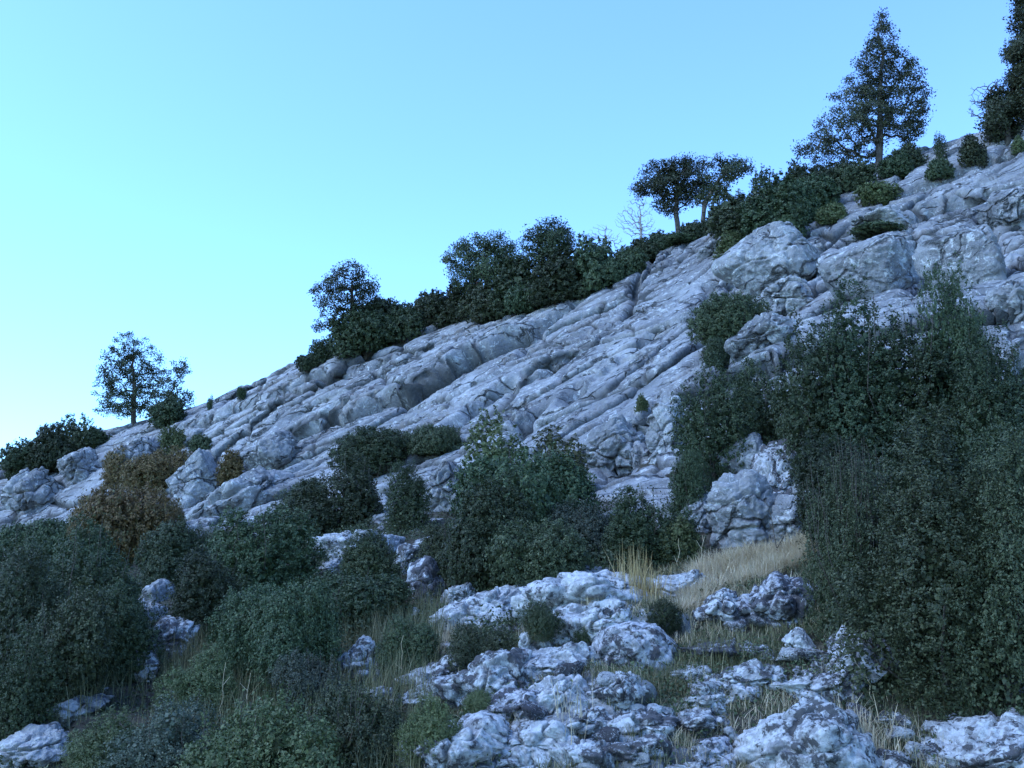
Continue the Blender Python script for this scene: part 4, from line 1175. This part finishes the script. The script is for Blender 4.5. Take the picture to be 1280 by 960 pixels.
def cover(name, n, region, mat, thr, seed, hmax, leaf):
    P, rg = scatter(n // 8, region, thr, seed=seed)
    hgt = hmax * np.clip(.5 + gnoise(np.column_stack([P[:, :2] * 1.3, np.full(len(P), 4.4)]), 31) * 1.6, .1, 1)
    C = P[:, None] + np.column_stack([rg.normal(0, .07, len(P) * 8), rg.normal(0, .07, len(P) * 8), np.repeat(hgt, 8) * rg.uniform(0, 1, len(P) * 8)]).reshape(-1, 8, 3)
    C = C.reshape(-1, 3)
    O = rg.normal(size=C.shape); O[:, 2] = np.abs(O[:, 2]) + .5; O /= np.linalg.norm(O, axis=1, keepdims=True)
    V, F = leaf_quads(C, O, leaf, rg)
    return tag(link(name, mesh_np(name, V, F, False), M[mat]), kind='stuff')
cover('ground_cover', 220000, [(-60, 1010), (-60, 690), (120, 690), (420, 660), (640, 640), (860, 640), (900, 690), (780, 740), (640, 790), (540, 850), (520, 1010)], 'dull', -.3, 11, .26, .03)
cover('ground_cover', 70000, [(1290, 1000), (1290, 600), (1420, 480), (1700, 480), (1700, 1000)], 'dull', -.1, 13, .3, .035)
cover('ground_cover', 40000, FIELD, 'dull', .12, 12, .10, .022)

# loose stones, a few meshes shared
_st = []
rg = np.random.default_rng(5)
for k in range(6):
    vv, ff = rock_mesh(1, .85, .7, 700 + k, 4, 9, 10, .0, .35)
    vv[:, 2] += .22
    _st.append(mesh_np('loose_stone', vv, ff))
pts, _ = scatter(110, [(520, 960), (600, 830), (700, 790), (860, 760), (980, 790), (1080, 880), (1180, 900), (1200, 985), (540, 985)], -.3, seed=9)
for k, p in enumerate(pts):
    o = link('loose_stone', _st[k % 6], M[('lichen', 'pale', 'dark')[k % 3]])
    sz = .05 + .22 * rg.uniform() ** 2
    o.location = p; o.scale = (sz, sz, sz * rg.uniform(.6, 1)); o.rotation_euler = (rg.normal(0, .2), rg.normal(0, .2), rg.uniform(0, 6.28))
    tag(o, 'small loose stone lying in the short grass between the outcrops', 'stone', 'loose stones in the grass')
# ------------------------------------------------------------------ daylight
w = bpy.data.worlds.new('World'); scene.world = w; w.use_nodes = True
nt = w.node_tree
for n in list(nt.nodes): nt.nodes.remove(n)
sky = nt.nodes.new('ShaderNodeTexSky'); sky.sky_type = 'NISHITA'; sky.sun_disc = False
SUN_EL, SUN_AZ = R(48), R(-108)          # azimuth from +Y towards +X: the sun stands to the left, veiled
sky.sun_elevation = SUN_EL; sky.sun_rotation = SUN_AZ
sky.air_density = 1.0; sky.dust_density = 0.0; sky.ozone_density = 2.0
# the evening blue cast of the photograph's white balance, a little greener low down
tcw = nt.nodes.new('ShaderNodeTexCoord'); sx = nt.nodes.new('ShaderNodeSeparateXYZ')
nt.links.new(tcw.outputs['Generated'], sx.inputs[0])
rmp = nt.nodes.new('ShaderNodeValToRGB'); nt.links.new(sx.outputs['Z'], rmp.inputs[0])
rmp.color_ramp.elements[0].position = 0.0; rmp.color_ramp.elements[0].color = (.66, 1.03, 1.32, 1)
rmp.color_ramp.elements[1].position = 0.5; rmp.color_ramp.elements[1].color = (.72, 1.0, 1.48, 1)
tint = nt.nodes.new('ShaderNodeMix'); tint.data_type = 'RGBA'; tint.blend_type = 'MULTIPLY'; tint.inputs[0].default_value = 1
nt.links.new(sky.outputs[0], tint.inputs[6]); nt.links.new(rmp.outputs[0], tint.inputs[7])
bg = nt.nodes.new('ShaderNodeBackground'); bg.inputs[1].default_value = 0.12
wo = nt.nodes.new('ShaderNodeOutputWorld')
nt.links.new(tint.outputs[2], bg.inputs[0]); nt.links.new(bg.outputs[0], wo.inputs[0])
sl = bpy.data.lights.new('sun', 'SUN'); sl.energy = 0.95; sl.angle = R(45); sl.color = (.70, .84, 1.0)
so = bpy.data.objects.new('sun', sl); col.objects.link(so)
sd = Vector((math.sin(SUN_AZ) * math.cos(SUN_EL), math.cos(SUN_AZ) * math.cos(SUN_EL), math.sin(SUN_EL)))
so.rotation_euler = sd.to_track_quat('Z', 'Y').to_euler()
so.location = (-20, 5, 30)
scene.view_settings.view_transform = 'Standard'; scene.view_settings.look = 'None'
scene.view_settings.exposure = 1.74; scene.view_settings.gamma = 1.0; scene.view_settings.use_curve_mapping = False
scene.cycles.use_denoising = True
scene.cycles.max_bounces = 5; scene.cycles.diffuse_bounces = 2; scene.cycles.transmission_bounces = 3; scene.cycles.glossy_bounces = 2
